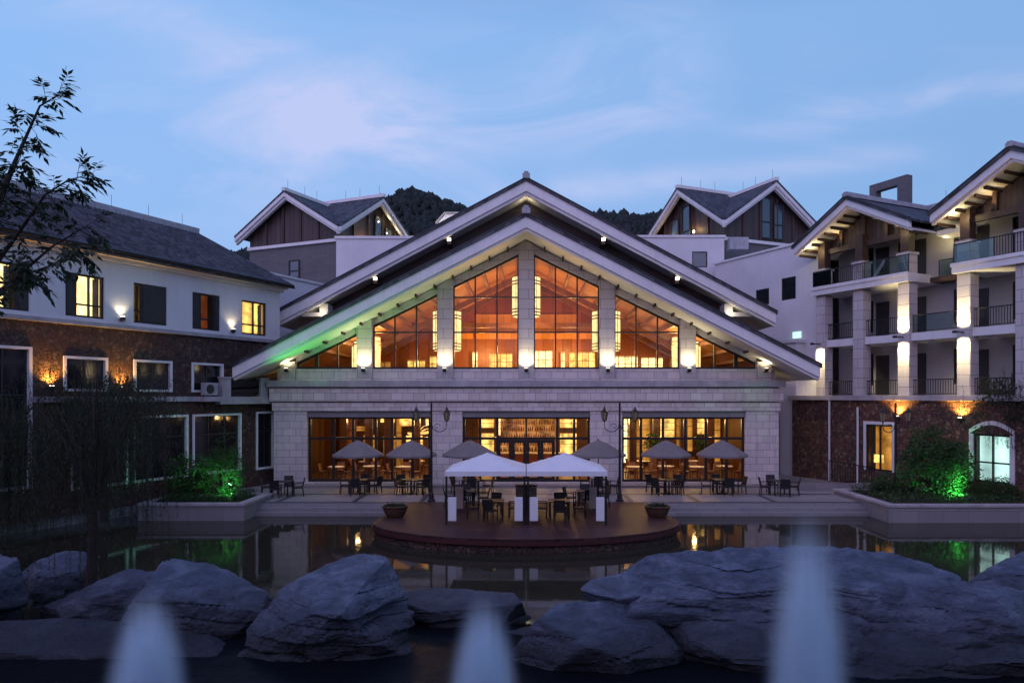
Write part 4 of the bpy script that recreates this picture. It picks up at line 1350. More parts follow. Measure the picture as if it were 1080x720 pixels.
# left pavilion: face A = left-front face, face B = right-front face
pvL, PL, AL, BL = pavilion((-14.9, 56, 0), (-0.917, 0.40, 0), (0.40, 0.917, 0), 9.0, 9.9, 17.4, 18.75, 21.5, 21.9,
                           'brown timber pavilion with cross gables above the left wing', False)
for c_ in (5.4, 6.9):
    pav_window(pvL, PL, 'B', c_, 0.95, 17.6, 20.6 - abs(c_ - 5) * 0.5, M['skypane'])
pav_window(pvL, PL, 'A', 4.2, 1.0, 14.6, 16.0, M['skypane'])
for v in (3.2, 6.1, 8.8):
    q = PL(-0.35, v, 17.75)
    MB().lathe([(0.08, 0), (0.08, 0.2)], q, 8).build('wall_lamp', M['lens_warm'], pvL)
    lamp('wall_lamp_beam', 'POINT', PL(-0.4, v, 18.1), 26, (1.0, 0.62, 0.25), pvL, radius=0.05)
for v in (6.0, 7.2, 8.4):
    q = PL(-0.6, v, 21.3 - (v - 5) * 0.62)
    lamp('eave_light', 'POINT', PL(-0.5, v, 20.75 - (v - 5) * 0.62), 12, (1.0, 0.9, 0.55), pvL, radius=0.05)
# right pavilion: face A = right-front face, face B = left-front face
pvR, PR, AR, BR = pavilion((15.7, 56, 0), (0.917, 0.40, 0), (-0.40, 0.917, 0), 8.6, 10.2, 17.5, 19.3, 22.3, 22.7,
                           'brown timber pavilion with cross gables above the right rear roofs', True)
for c_ in (5.0, 6.6):
    pav_window(pvR, PR, 'B', c_, 1.05, 17.6, 21.2 - abs(c_ - 5) * 0.5, M['skypane'])
for c_ in (4.0, 5.3):
    pav_window(pvR, PR, 'A', c_, 0.95, 17.8, 21.2 - abs(c_ - 4.3) * 0.5, M['skypane'])
for v in (3.6, 7.0):
    MB().lathe([(0.08, 0), (0.08, 0.2)], PR(-0.35, v, 18.6), 8).build('wall_lamp', M['lens_warm'], pvR)
    lamp('wall_lamp_beam', 'POINT', PR(-0.42, v, 18.95), 26, (1.0, 0.62, 0.25), pvR, radius=0.05)

# white rear blocks beneath the pavilions
rb = empty('rear_block', (0, 53.5, 0))
tag(rb, 'plain white block under the left pavilion, half hidden by the hall roof', 'building')
MB().box(-14.3, -6, 0, 0.4, 0, 16.85).box(-6.4, -6, 0.403, 6, 0, 16.85).build('wall', M['plaster'], rb)
MB().box(-14.4, -5.9, -0.1, 0.5, 16.853, 17.05).build('parapet_coping', M['white'], rb)
rb2 = empty('rear_block', (0, 53.5, 0))
tag(rb2, 'plain white block with small window under the right pavilion', 'building')
mb = wall_open(MB(), 6, 14.9, 0, 16.95, 0, 0.4, [((730 - 555) * 53.5 / 750, (746 - 555) * 53.5 / 750, 14.7, 15.9)])
mb.box(14.5, 14.9, 0.403, 3, 0, 16.95)
mb.build('wall', M['plaster'], rb2)
MB().box(5.9, 15.0, -0.1, 0.5, 16.953, 17.12).build('parapet_coping', M['white'], rb2)
lit_window(rb2, (730 - 555) * 53.5 / 750, (746 - 555) * 53.5 / 750, 14.7, 15.9, 0.0, M['frame'], M['shutter'], glass=M['bluepane'])
MB().box(15.2, 16.6, -0.4, 0.4, 16.0, 16.9).build('roof_vent', M['ridge'], rb2)
lb = empty('link_block', LW0, lw.rotation_euler.z)
tag(lb, 'low white stepped block between the left wing and the gabled hall', 'building')
MB().box(1.0, 9.5, 4.0, 4.4, 0, 12.9).box(1.0, 1.4, 4.403, 11, 0, 12.9).build('wall', M['plaster'], lb)
MB().box(0.9, 9.6, 3.9, 4.5, 12.903, 13.05).build('parapet_coping', M['white'], lb)
sh = empty('stair_house', (-7.3, 66, 0))
tag(sh, 'small pale stair house lit from the front peeking over the hall roof', 'building')
MB().prism([(-1.0, 17), (1.0, 17), (1.0, 21.9), (-0.2, 21.9), (-1.0, 21.0)], 0, 2.5).build('wall', M['white'], sh)
MB().prism([(-1.1, 21.0), (-0.25, 21.95), (1.1, 21.95), (1.1, 22.1), (-0.3, 22.1), (-1.1, 21.2)], -0.1, 2.6).build('roof', M['ridge'], sh)
lamp('stair_light', 'POINT', (0, -1.2, 19.8), 160, (1.0, 0.9, 0.75), sh, radius=0.3)  # lamp hangs outside, ahead of the front wall

# ------------------------------------------------------------------ hills with forest
rr = random.Random(11)
mb = MB()
NX, NY = 120, 26


RIDGE = [(-430, 40), (-260, 78), (-200, 86), (-165, 92), (-120, 98), (-96, 116), (-84, 123), (-62, 128), (-48, 122), (-34, 116), (0, 104), (30, 112), (48, 116), (62, 115), (88, 117), (110, 110), (170, 80), (260, 55), (430, 40)]


def hill_h(x, y):
    t_ = 40
    for (xa, ha), (xb, hb) in zip(RIDGE[:-1], RIDGE[1:]):
        if xa <= x <= xb:
            g = (x - xa) / (xb - xa)
            g = g * g * (3 - 2 * g)
            t_ = ha + (hb - ha) * g
            break
    return t_ * math.exp(-((y - 440) / 120) ** 2) + 3 * noise.noise((x * 0.03, y * 0.03, 0.3)) - 2


gx = [-420 + 840 * i / (NX - 1) for i in range(NX)]
gy = [230 + 420 * j / (NY - 1) for j in range(NY)]
vs = [(x, y, hill_h(x, y)) for y in gy for x in gx]
fs = [(j * NX + i, j * NX + i + 1, (j + 1) * NX + i + 1, (j + 1) * NX + i) for j in range(NY - 1) for i in range(NX - 1)]
tag(mb.add(vs, fs).build('hills', M['hill'], smooth=True), kind='structure')
# crowns of the far wood, one mass
tmpl = bmesh.new()
bmesh.ops.create_icosphere(tmpl, subdivisions=1, radius=1)
tv = [v.co.copy() for v in tmpl.verts]
tf = [tuple(v.index for v in f.verts) for f in tmpl.faces]
tmpl.free()
mb = MB()
cnt = 0
while cnt < 3800:
    x = rr.uniform(-240, 190)
    y = rr.uniform(345, 446)
    pxx = 555 + 750 * x / y
    if not (225 < pxx < 275 or 395 < pxx < 510 or 610 < pxx < 720):
        if rr.random() > 0.05:
            continue
    z = hill_h(x, y)
    if z < 35:
        continue
    r_ = rr.uniform(0.9, 2.0) * (1.5 if rr.random() < 0.12 else 1)
    sd = rr.uniform(0, 50)
    vv = []
    for v in tv:
        q = 1 + 0.55 * noise.noise((v.x * 1.7 + sd, v.y * 1.7, v.z * 1.7))
        vv.append((x + v.x * r_ * q, y + v.y * r_ * q, z + r_ * 0.9 + v.z * r_ * 1.5 * q))
    mb.add(vv, tf)
    cnt += 1
fo = mb.build('far_forest', M['leaf_far'])
tag(fo, kind='stuff')

# ------------------------------------------------------------------ deck and planters
mb = MB()
pts = [(-5.4, 33.6), (-6.1, 28.9)]
for i in range(1, 24):
    a = math.pi + math.pi * i / 24
    pts.append((6.12 * math.cos(a), 28.6 + 3.75 * math.sin(a)))
pts += [(6.1, 28.9), (5.4, 33.6)]
dk = empty('deck', (0, 0, 0))
tag(dk, 'round fronted red brown timber deck projecting into the pond', 'deck')
MB().plate(pts, -0.10, 0.012).build('deck_boards', M['deck'], dk)
inner = [(x * 0.985, 29.5 + (y - 29.5) * 0.985) for x, y in pts]
MB().plate([(x * 1.008, 29.5 + (y - 29.5) * 1.008) for x, y in pts], -0.22, -0.102).build('edge_trim', M['deckedge'], dk)
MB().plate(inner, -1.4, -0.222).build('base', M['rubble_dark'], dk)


def planter(x0, x1, y0, y1, ztop, label):
    p_ = empty('planter', ((x0 + x1) / 2, (y0 + y1) / 2, 0))
    tag(p_, label, 'planter', 'stone planters at the pond edge')
    a, b, c_, d = x0 - p_.location.x, x1 - p_.location.x, y0 - p_.location.y, y1 - p_.location.y
    wl = 0.35
    mb = MB().box(a, b, c_, c_ + wl, -1.4, ztop - 0.12).box(a, b, d - wl, d, -1.4, ztop - 0.12).box(a, a + wl, c_ + wl, d - wl, -1.4, ztop - 0.12).box(b - wl, b, c_ + wl, d - wl, -1.4, ztop - 0.12)
    mb.build('wall', M['kerbstone'], p_)
    k = 0.06
    mb = MB().box(a - k, b + k, c_ - k, c_ + wl + 0.02, ztop - 0.118, ztop).box(a - k, b + k, d - wl - 0.02, d + k, ztop - 0.118, ztop)
    mb.box(a - k, a + wl + 0.02, c_ + wl + 0.022, d - wl - 0.022, ztop - 0.118, ztop).box(b - wl - 0.02, b + k, c_ + wl + 0.022, d - wl - 0.022, ztop - 0.118, ztop)
    mb.build('coping', M['coping'], p_, bevel=0.015)
    MB().box(a + wl, b - wl, c_ + wl, d - wl, -1.3, ztop - 0.06).build('soil', M['soil'], p_)
    return p_


planter(-17.2, -12.5, 31.5, 34.9, 0.27, 'stone planter with green lit shrubs left of the terrace steps')
planter(15.8, 27.0, 31.0, 36.5, 0.29, 'long stone planter with bushes right of the terrace steps')


# ------------------------------------------------------------------ vegetation
def leaf_mesh(mb, pts, size, rnd, long=2.2, droop=0.0):
    for p in pts:
        p = Vector(p)
        d = Vector((rnd.gauss(0, 1), rnd.gauss(0, 1), rnd.gauss(0, 0.7) - droop)).normalized()
        s_ = Vector((rnd.gauss(0, 1), rnd.gauss(0, 1), rnd.gauss(0, 1))).cross(d)
        if s_.length < 1e-3:
            continue
        s_.normalize()
        L = size * rnd.uniform(0.7, 1.3)
        W = L / long * 0.5
        up = d.cross(s_) * (L * 0.08)
        mb.add([p, p + d * L * 0.45 + s_ * W + up, p + d * L, p + d * L * 0.45 - s_ * W + up], [(0, 1, 2, 3)])


def blob_points(n_, c, r, rnd, seed=0.0, hollow=0.25, gap=0.12):
    out = []
    c = Vector(c)
    while len(out) < n_:
        v = Vector((rnd.gauss(0, 1), rnd.gauss(0, 1), rnd.gauss(0, 1))).normalized()
        rad = (hollow + (1 - hollow) * rnd.random() ** 0.45)
        edge = 1 + 0.45 * noise.noise(v * 1.8 + Vector((seed, seed * 2, 0)))
        q = Vector((v.x * r[0], v.y * r[1], v.z * r[2])) * rad * edge
        if noise.noise(q * (1.6 / max(r)) * 1.6 + Vector((seed, 0, seed))) < -gap:
            continue
        out.append(c + q)
    return out


def shrub(name, loc, r, n_, size, mat, label, cat, group=None, seed=0, stems=5, long=2.2, droop=0.0):
    rnd = random.Random(seed)
    s_ = empty(name, loc)
    tag(s_, label, cat, group)
    mb = MB()
    leaf_mesh(mb, blob_points(n_, (0, 0, r[2] * 0.95), r, rnd, seed * 1.7), size, rnd, long, droop)
    mb.build('foliage', mat, s_)
    mb = MB()
    for i in range(stems):
        a = rnd.uniform(0, 6.28)
        q = rnd.uniform(0.3, 0.7)
        mb.tube([(0.1 * math.cos(a), 0.1 * math.sin(a), -0.05), (r[0] * q * 0.5 * math.cos(a), r[1] * q * 0.5 * math.sin(a), r[2] * 0.8), (r[0] * q * math.cos(a), r[1] * q * math.sin(a), r[2] * 1.5)], [0.035, 0.025, 0.008], 5)
    mb.build('stem', M['bark'], s_)
    return s_


# right planter
shrub('bush', (19.3, 33.6, 0.2), (1.65, 1.4, 1.75), 8000, 0.16, M['leaf_shrub'], 'large rounded leafy bush lit green from below in the right planter', 'bush', seed=1, stems=7)
shrub('bush', (20.5, 34.6, 0.2), (1.0, 0.9, 1.25), 2600, 0.15, M['leaf_shrub'], 'taller bush behind and right of the big green lit bush', 'bush', seed=2)
shrub('bush', (17.3, 34.2, 0.2), (0.9, 0.8, 0.55), 1800, 0.13, M['leaf_shrub'], 'low dark bush at the left end of the right planter', 'bush', seed=3)
shrub('bush', (21.9, 33.0, 0.2), (1.1, 0.9, 0.55), 3600, 0.08, M['leaf_shrub'], 'clipped dark dome bush below the bright cyan window', 'bush', seed=4)
shrub('bush', (24.2, 33.8, 0.2), (1.4, 1.0, 0.8), 3000, 0.1, M['leaf_shrub'], 'clipped dark bush at the far right end of the planter', 'bush', seed=14)
# left planter
shrub('bush', (-14.2, 33.6, 0.2), (0.9, 0.8, 1.5), 2100, 0.20, M['leaf_shrub'], 'feathery bamboo like bush lit green in the left planter', 'bush', seed=5, stems=9, long=6.0)
shrub('bush', (-16.0, 33.8, 0.2), (1.1, 0.8, 1.0), 1800, 0.17, M['leaf_shrub'], 'dark leafy bush at the left end of the left planter', 'bush', seed=6)


def ground_cover(x0, x1, y0, y1, z, n_, name, seed):
    rnd = random.Random(seed)
    mb = MB()
    pts_ = []
    for _ in range(n_):
        x, y = rnd.uniform(x0, x1), rnd.uniform(y0, y1)
        h = 0.16 + 0.22 * max(0, noise.noise((x * 0.8, y * 0.8, seed))) + 0.1
        pts_.append((x, y, z + rnd.random() * h))
    leaf_mesh(mb, pts_, 0.12, rnd, 2.5, -0.8)
    o = mb.build(name, M['leaf_shrub'])
    tag(o, kind='stuff')


ground_cover(-16.7, -13.0, 31.95, 34.4, 0.2, 4200, 'ground_cover', 21)
ground_cover(16.3, 26.5, 31.45, 36.0, 0.22, 8000, 'ground_cover', 22)


def flood(loc, to, energy, label, spot=120, col=(0.12, 1.0, 0.22)):
    f = empty('garden_floodlight', loc)
    tag(f, label, 'floodlight', 'green floodlights in the planting')
    d = (Vector(to) - Vector(loc)).normalized()
    mb = MB().tube([Vector((0, 0, 0)) - d * 0.08, d * 0.10, d * 0.12], [0.07, 0.10, 0.10], 12)
    mb.tube([(0, 0, -0.15 if loc[2] > 5 else -0.4), (0, 0, -0.05)], 0.02, 6)
    mb.build('housing', M['metal'], f)
    MB().tube([d * 0.121, d * 0.13], 0.085, 12).build('lens', M['lens_green'], f)
    lamp('flood_beam', 'SPOT', d * 0.17, energy, col, f, tuple(d * 3), R(spot), 0.8, 0.06)


flood((20.0, 32.1, 0.42), (19.6, 33.5, 1.15), 560, 'green floodlight in front of the large bush in the right planter')
flood((-13.3, 32.5, 0.42), (-14.3, 33.2, 0.95), 420, 'green floodlight at the foot of the bamboo like bush in the left planter')
flood((-15.2, 36.3, 0.42), (-9.9, 38.1, 9.7), 3600, 'green floodlight on the terrace corner washing the left eave of the hall', 40)


def twig_tree(name, trunk_paths, leaf_pts_fn, leaf_mat, label, size, seed, long=2.4, droop=0.5, cat='tree'):
    t_ = empty(name, trunk_paths[0][0][0])
    tag(t_, label, cat)
    o = Vector(trunk_paths[0][0][0])
    mb = MB()
    p0, r0 = trunk_paths[0]
    mb.tube([Vector(q) - o for q in p0], r0, 8)
    mb.build('trunk', M['bark'], t_)
    if len(trunk_paths) > 1:
        mb = MB()
        for p_, r_ in trunk_paths[1:]:
            mb.tube([Vector(q) - o for q in p_], r_, 6)
        mb.build('limb', M['bark'], t_)
    rnd = random.Random(seed)
    mb = MB()
    tw = MB()
    leaf_pts_fn(mb, tw, rnd, o)
    if tw.v:
        tw.build('twigs', M['bark'], t_)['kind'] = 'stuff'
    mb.build('crown', leaf_mat, t_)
    return t_


# near tree at the left edge: compound leaves on arching twigs
TD = 13.5


def at(px, py, d):
    return Vector(((px - 555) * d / 750, d, 5 - (py - 418) * d / 750))


near_limbs = [
    ([at(-75, 720, TD), at(-70, 560, TD), at(-62, 420, TD), at(-50, 330, TD + 0.2)], [0.20, 0.17, 0.13, 0.09]),
    ([at(-50, 330, TD + .2), at(-25, 260, TD + .1), at(5, 195, TD), at(25, 150, TD - .1), at(42, 112, TD - .1), at(62, 100, TD - .2), at(70, 70, TD - .2)], [0.075, 0.06, 0.045, 0.03, 0.018, 0.008, 0.004]),
    ([at(-55, 360, TD + .2), at(-20, 300, TD + .4), at(20, 245, TD + .5), at(48, 205, TD + .5), at(72, 190, TD + .5), at(98, 183, TD + .5)], [0.06, 0.05, 0.035, 0.022, 0.012, 0.005]),
    ([at(-58, 380, TD), at(-20, 330, TD - .3), at(20, 290, TD - .4), at(55, 260, TD - .5), at(92, 238, TD - .5)], [0.06, 0.045, 0.03, 0.018, 0.006]),
    ([at(-55, 370, TD), at(-20, 318, TD + .8), at(25, 290, TD + .9), at(60, 278, TD + .9), at(85, 262, TD + .9)], [0.05, 0.04, 0.028, 0.015, 0.005]),
    ([at(-52, 345, TD), at(-30, 280, TD - .6), at(-5, 235, TD - .7), at(10, 190, TD - .7), at(22, 165, TD - .7)], [0.05, 0.04, 0.03, 0.018, 0.006]),
]


def near_leaves(mb, tw, rnd, o):
    def compound(base, d, n_=7, L=0.34):
        d = d.normalized()
        side = d.cross(Vector((0, 0, 1)))
        if side.length < 0.1:
            side = Vector((1, 0, 0))
        side.normalize()
        pts_ = [base + d * (L * k / 3.0) - Vector((0, 0, 0.05 * (k / 3.0) ** 2)) for k in range(4)]
        tw.tube([q - o for q in pts_], [0.005, 0.004, 0.003, 0.002], 4, False)
        for k in range(n_):
            f = k / (n_ - 1)
            q = base + d * (L * (0.3 + 0.7 * f)) - Vector((0, 0, 0.05 * f * f))
            sgn = 1 if k % 2 else -1
            ld = (d * 0.7 + side * sgn * (0.75 if k < n_ - 1 else 0.0) + Vector((0, 0, -0.35 + rnd.gauss(0, 0.15)))).normalized()
            s_ = ld.cross(Vector((rnd.gauss(0, .3), rnd.gauss(0, .3), 1))).normalized()
            ln = rnd.uniform(0.13, 0.21)
            W = ln * 0.20
            q = q - o
            mb.add([q, q + ld * ln * 0.4 + s_ * W, q + ld * ln - Vector((0, 0, 0.015)), q + ld * ln * 0.4 - s_ * W], [(0, 1, 2, 3)])
    for li, (path, _) in enumerate(near_limbs[1:]):
        for i in range(1, len(path) - 1):
            a, b = path[i], path[i + 1]
            if li == 0 and i >= 5:
                continue
            m_ = 11 if i > 1 else 7
            for k in range(m_):
                f = rnd.random()
                base = a.lerp(b, f)
                d = (b - a).normalized() * 0.5 + Vector((rnd.gauss(0, 0.8), rnd.gauss(0, 0.8), rnd.gauss(-0.1, 0.5)))
                if rnd.random() < 0.75:
                    e = base + d.normalized() * rnd.uniform(0.08, 0.3)
                    tw.tube([base - o, e - o], [0.008, 0.004], 4, False)
                    for _ in range(2 if li in (0, 1) else 3):
                        compound(e, d + Vector((rnd.gauss(0, 0.6), rnd.gauss(0, 0.6), rnd.gauss(-0.2, 0.4))), rnd.choice((5, 7)), rnd.uniform(0.2, 0.34))
                else:
                    compound(base, d, 7, rnd.uniform(0.22, 0.34))


twig_tree('leafy_tree', near_limbs, near_leaves, M['leaf_dark'], 'near tree with compound leaves reaching in from the left edge', 0.2, 31)


# weeping willows in front of the left wing
def willow(base, h, spread, n_strand, seed, label, lean=0.0, low=0.2, crown=0):
    rnd = random.Random(seed)
    b = Vector(base)
    fork = b + Vector((lean * 0.3, 0, h * 0.34))
    limbs = [([b, b + Vector((0.03, 0, h * 0.15)), fork], [0.17, 0.13, 0.10])]
    tips = []
    for i in range(9):
        a = i * 2 * math.pi / 9 + rnd.uniform(-0.3, 0.3)
        rad = spread * rnd.uniform(0.35, 0.8)
        e = fork + Vector((rad * math.cos(a) + lean, rad * math.sin(a) * 0.8, h * rnd.uniform(0.45, 0.68)))
        mid_ = fork.lerp(e, 0.5) + Vector((0, 0, h * 0.08))
        limbs.append(([fork, mid_, e], [0.065, 0.035, 0.012]))
        tips.append((fork, mid_, e))

    def leaves(mb, tw, rn, o):
        if crown:
            cc_ = fork + Vector((lean, 0, h * 0.42)) - o
            leaf_mesh(mb, blob_points(crown, cc_, (spread, spread * 0.8, h * 0.22), rn, seed), 0.17, rn, 3.0, 0.8)
        for k in range(n_strand):
            f, m_, e = tips[rn.randrange(len(tips))]
            s0 = m_.lerp(e, rn.random()) + Vector((rn.gauss(0, spread * 0.22), rn.gauss(0, spread * 0.22), rn.gauss(0, 0.25)))
            ln = min(rn.uniform(0.35, 1.0) * h * 0.7, s0.z - low)
            if ln < 0.2:
                continue
            pts_ = []
            dx, dy = rn.gauss(0, 0.18), rn.gauss(0, 0.18)
            for q in range(6):
                g = q / 5
                pts_.append(s0 + Vector((dx * math.sqrt(g), dy * math.sqrt(g), -ln * g)) - o)
            tw.tube(pts_, 0.004, 3, False)
            m2 = int(ln / 0.055)
            for q in range(m2):
                g = q / m2
                i0 = min(4, int(g * 5))
                p = pts_[i0].lerp(pts_[i0 + 1], g * 5 - i0)
                d = Vector((rn.gauss(0, 0.6), rn.gauss(0, 0.6), -1)).normalized()
                s_ = d.cross(Vector((rn.gauss(0, 1), rn.gauss(0, 1), 0.1))).normalized()
                L = rn.uniform(0.07, 0.13)
                mb.add([p, p + d * L * 0.45 + s_ * L * 0.09, p + d * L, p + d * L * 0.45 - s_ * L * 0.09], [(0, 1, 2, 3)])
    return twig_tree('willow_tree', limbs, leaves, M['leaf_willow'], label, 0.1, seed)


willow((-11.5, 18.8, -0.1), 5.9, 2.4, 210, 41, 'forked willow with hanging strands on the rocks in the pond', 0.2)
willow((-17.2, 22.0, -0.6), 6.5, 3.0, 700, 42, 'dark drooping willow at the far left in front of the wing', 0.3)
willow((-17.6, 29.6, -0.2), 6.4, 2.6, 620, 43, 'drooping willow beside the left planter covering the ground floor windows', 0.3, 0.9, 1800)
shrub('bush', (-15.6, 19.0, -0.4), (1.5, 1.0, 1.1), 2600, 0.15, M['leaf_dark'], 'dark bush among the rocks at the left edge of the pond', 'bush', seed=8)
# drooping tree over the right end
rw_base = Vector((24.3, 33.2, 0.2))
willow(tuple(rw_base), 6.0, 2.7, 330, 44, 'drooping dark tree at the right edge over the cyan window', -0.6, 2.6, 3600)

# unseen trees added behind the viewpoint to block low sky glow on the rocks
for i, (x, y, h_) in enumerate(((-26, -9, 15), (-16, -7, 13), (-7, -10, 15), (3, -8, 14), (12, -9, 15), (22, -7, 13), (32, -9, 15))):
    rnd = random.Random(80 + i)
    tb = empty('glow_blocker_tree', (x, y, -1.4))
    tag(tb, 'unseen broadleaf tree added behind the viewpoint to block the glow', 'tree', 'added trees behind the viewpoint')
    MB().tube([(0, 0, 0), (0.1, 0, h_ * 0.3), (0, 0.2, h_ * 0.75)], [0.32, 0.26, 0.08], 8).build('trunk', M['bark'], tb)
    mb = MB()
    leaf_mesh(mb, blob_points(2600, (0, 0, h_ * 0.52), (5.8, 3.6, h_ * 0.52), rnd, i * 3.1, 0.3, 0.5), 0.9, rnd, 1.6, 0.2)
    mb.build('crown', M['leaf_dark'], tb)

# ------------------------------------------------------------------ rocks
ico_cache = {}


def ico(sub):
    if sub not in ico_cache:
        b = bmesh.new()
        bmesh.ops.create_icosphere(b, subdivisions=sub, radius=1)
        ico_cache[sub] = ([v.co.copy() for v in b.verts], [tuple(v.index for v in f.verts) for f in b.faces])
        b.free()
    return ico_cache[sub]


def rock(loc, r, seed, label, prof=None, sub=6, rz=0.0, planes=13, dip=None, layer=0.40, name='boulder', ztop=None, extra=(), caps=5):
    """angular bedded boulder: a many sided block cut by planes, stepped along its beds and roughened"""
    mb = MB()
    allq = []
    for ci, (off, rr_, sd, sb) in enumerate([((0, 0, 0), r, seed, sub)] + list(extra)):
        rnd = random.Random(sd)
        vs, fs = ico(sb)
        off = Vector(off)
        pl = []
        for i in range(planes):
            a = 2 * math.pi * (i + rnd.uniform(-.3, .3)) / planes
            pl.append((Vector((math.cos(a), math.sin(a), rnd.uniform(-.45, .75))).normalized(), rnd.uniform(0.62, 1.0)))
        for i in range(caps):
            pl.append((Vector((rnd.uniform(-.75, .75), rnd.uniform(-.9, .5), 1)).normalized(), rnd.uniform(0.58, 0.80)))
        pl.append((Vector((rnd.uniform(-.15, .15), -0.22, 1)).normalized(), 0.62))
        pl.append((Vector((rnd.uniform(-.25, .25), -1, -0.5)).normalized(), 0.62))
        pl.append((Vector((0, 0, -1)), 0.7))
        sv = Vector((sd * 3.1, sd * 1.7, sd * 0.9))
        insets = [rnd.uniform(0.0, 1.0) ** 1.4 for _ in range(64)]
        dp = rnd.uniform(-0.10, 0.16) if dip is None else dip
        wgt = min(1.0, rr_[2] / 1.3)
        out = []
        for v in vs:
            t_ = 1.35
            for nrm, d in pl:
                c_ = v.dot(nrm)
                if c_ > 1e-3:
                    t_ = min(t_, d / c_)
            p = v * t_
            q = Vector((p.x * rr_[0], p.y * rr_[1], p.z * rr_[2] / 0.68))
            if prof and ci == 0 and q.z > 0:
                xn = max(-1, min(1, p.x / 0.95))
                for (xa, ha), (xb, hb) in zip(prof[:-1], prof[1:]):
                    if xa <= xn <= xb:
                        q.z *= ha + (hb - ha) * (xn - xa) / (xb - xa)
                        break
            side = Vector((v.x, v.y, 0))
            zz = q.z + dp * q.x + 0.22 * noise.noise(q * 0.5 + sv) + 0.05 * noise.noise(q * 2.2 + sv)
            b_ = zz / layer + 20
            i0 = int(math.floor(b_))
            fr_ = b_ - i0
            t0, t1 = insets[i0 % 64], insets[(i0 + 1) % 64]
            g = min(1.0, max(0.0, (fr_ - 0.82) / 0.18))
            blk = 0.45 + 1.2 * noise.noise(Vector((q.x * 0.7, q.y * 0.7, i0 * 3.3)) + sv)
            q -= side * ((t0 + (t1 - t0) * g) * max(0.0, blk) * 0.5 * wgt * (1 - 0.8 * abs(v.z)))
            if fr_ < 0.12:
                q -= side * (0.12 * max(0.0, blk) * wgt * (1 - fr_ / 0.12))
            bg_ = noise.noise(q * 0.9 + sv) * 0.07
            fine = noise.fractal(q * 2.4 + sv, 0.72, 2.2, 7) * 0.058
            q += v * (bg_ + fine) * wgt
            out.append(q + off)
        allq.append((out, fs))
    if ztop is not None:
        mz = max(q.z for out, _ in allq for q in out)
        k_ = (ztop - loc[2]) / mz
        for out, _ in allq:
            for q in out:
                if q.z > 0:
                    q.z *= k_
    for out, fs in allq:
        mb.add(out, fs)
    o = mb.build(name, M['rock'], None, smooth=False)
    o.location = loc
    o.rotation_euler = (0, 0, rz)
    tag(o, label, 'rock', 'boulders along the pond')
    return o


rock((6.3, 16.5, -0.5), (5.6, 1.9, 2.0), 3, 'huge long layered boulder filling the right foreground',
     [(-1, 0.85), (-0.86, 1.0), (-0.74, 1.05), (-0.3, 1.0), (0.1, 0.96), (0.5, 0.9), (0.78, 0.78), (1, 0.6)], 7, ztop=1.50, dip=0.07,
     extra=[((-2.4, -0.2, 0.95), (2.9, 1.2, 0.75), 51, 6), ((3.0, -0.9, 0.1), (2.8, 1.5, 1.5), 53, 6), ((-0.6, -1.3, -0.3), (2.8, 1.3, 1.2), 55, 6), ((1.6, -2.0, -0.7), (3.2, 1.0, 1.1), 57, 6)])
rock((1.7, 15.2, -0.75), (2.6, 1.3, 1.1), 8, 'low jutting shelf rock at the left foot of the huge boulder', [(-1, 0.8), (-0.3, 1.0), (1, 0.9)], 6, ztop=0.55, dip=-0.12, caps=2)
rock((9.9, 14.6, -0.8), (2.6, 1.1, 1.2), 37, 'dark broken block leaning on the front of the huge boulder', [(-1, 0.8), (0, 1.0), (1, 0.7)], 6, ztop=0.15)
rock((-4.5, 15.9, -0.45), (2.15, 1.7, 1.7), 61, 'big pale rounded boulder standing left of centre in the foreground',
     [(-1, 0.9), (-0.5, 1.0), (0.5, 1.05), (1, 0.95)], 7, ztop=1.24, caps=2)
rock((-8.0, 16.9, -0.4), (2.3, 1.3, 1.5), 12, 'long flat topped rock left of the big pale boulder', [(-1, 1.05), (-0.4, 1.0), (0.3, 0.75), (1, 0.6)], 6, ztop=1.0, dip=0.2, caps=1)
rock((-10.4, 17.6, -0.45), (2.0, 1.1, 1.0), 14, 'low sloping rock at the foot of the forked willow', [(-1, 0.4), (0.2, 0.9), (1, 1.0)], 6, ztop=0.62, caps=2)
rock((-13.0, 17.0, -0.45), (1.3, 1.1, 1.5), 16, 'blocky pale rock cut by the left edge of the picture', None, 6, ztop=1.15, caps=2)
rock((-12.6, 19.2, -0.5), (1.4, 1.0, 1.3), 18, 'dark block rock behind the pale one at the left edge', None, 5, ztop=0.75)
rock((-1.7, 17.5, -0.55), (2.1, 0.9, 0.9), 20, 'small flat pale slab rock between the two big boulders', None, 6, ztop=0.14, caps=0)
rock((12.9, 17.9, -0.5), (2.8, 1.3, 1.6), 22, 'grey rock behind the huge boulder at the right edge', [(-1, 0.9), (0, 1.0), (1, 0.95)], 6, ztop=1.0, caps=2)
rock((-9.2, 15.7, -1.0), (4.8, 1.3, 0.9), 24, 'low wet dark rock ledge along the left foreground water', None, 6, ztop=-0.12, caps=0)
rock((0.2, 16.6, -1.0), (2.4, 0.8, 0.75), 26, 'wet dark sill rock just above the water in front of the slab', None, 5, ztop=-0.36, caps=0)
rock((12.8, 15.4, -0.9), (2.8, 1.2, 0.9), 28, 'dark wet rock low at the right edge of the foreground', None, 5, ztop=0.15)


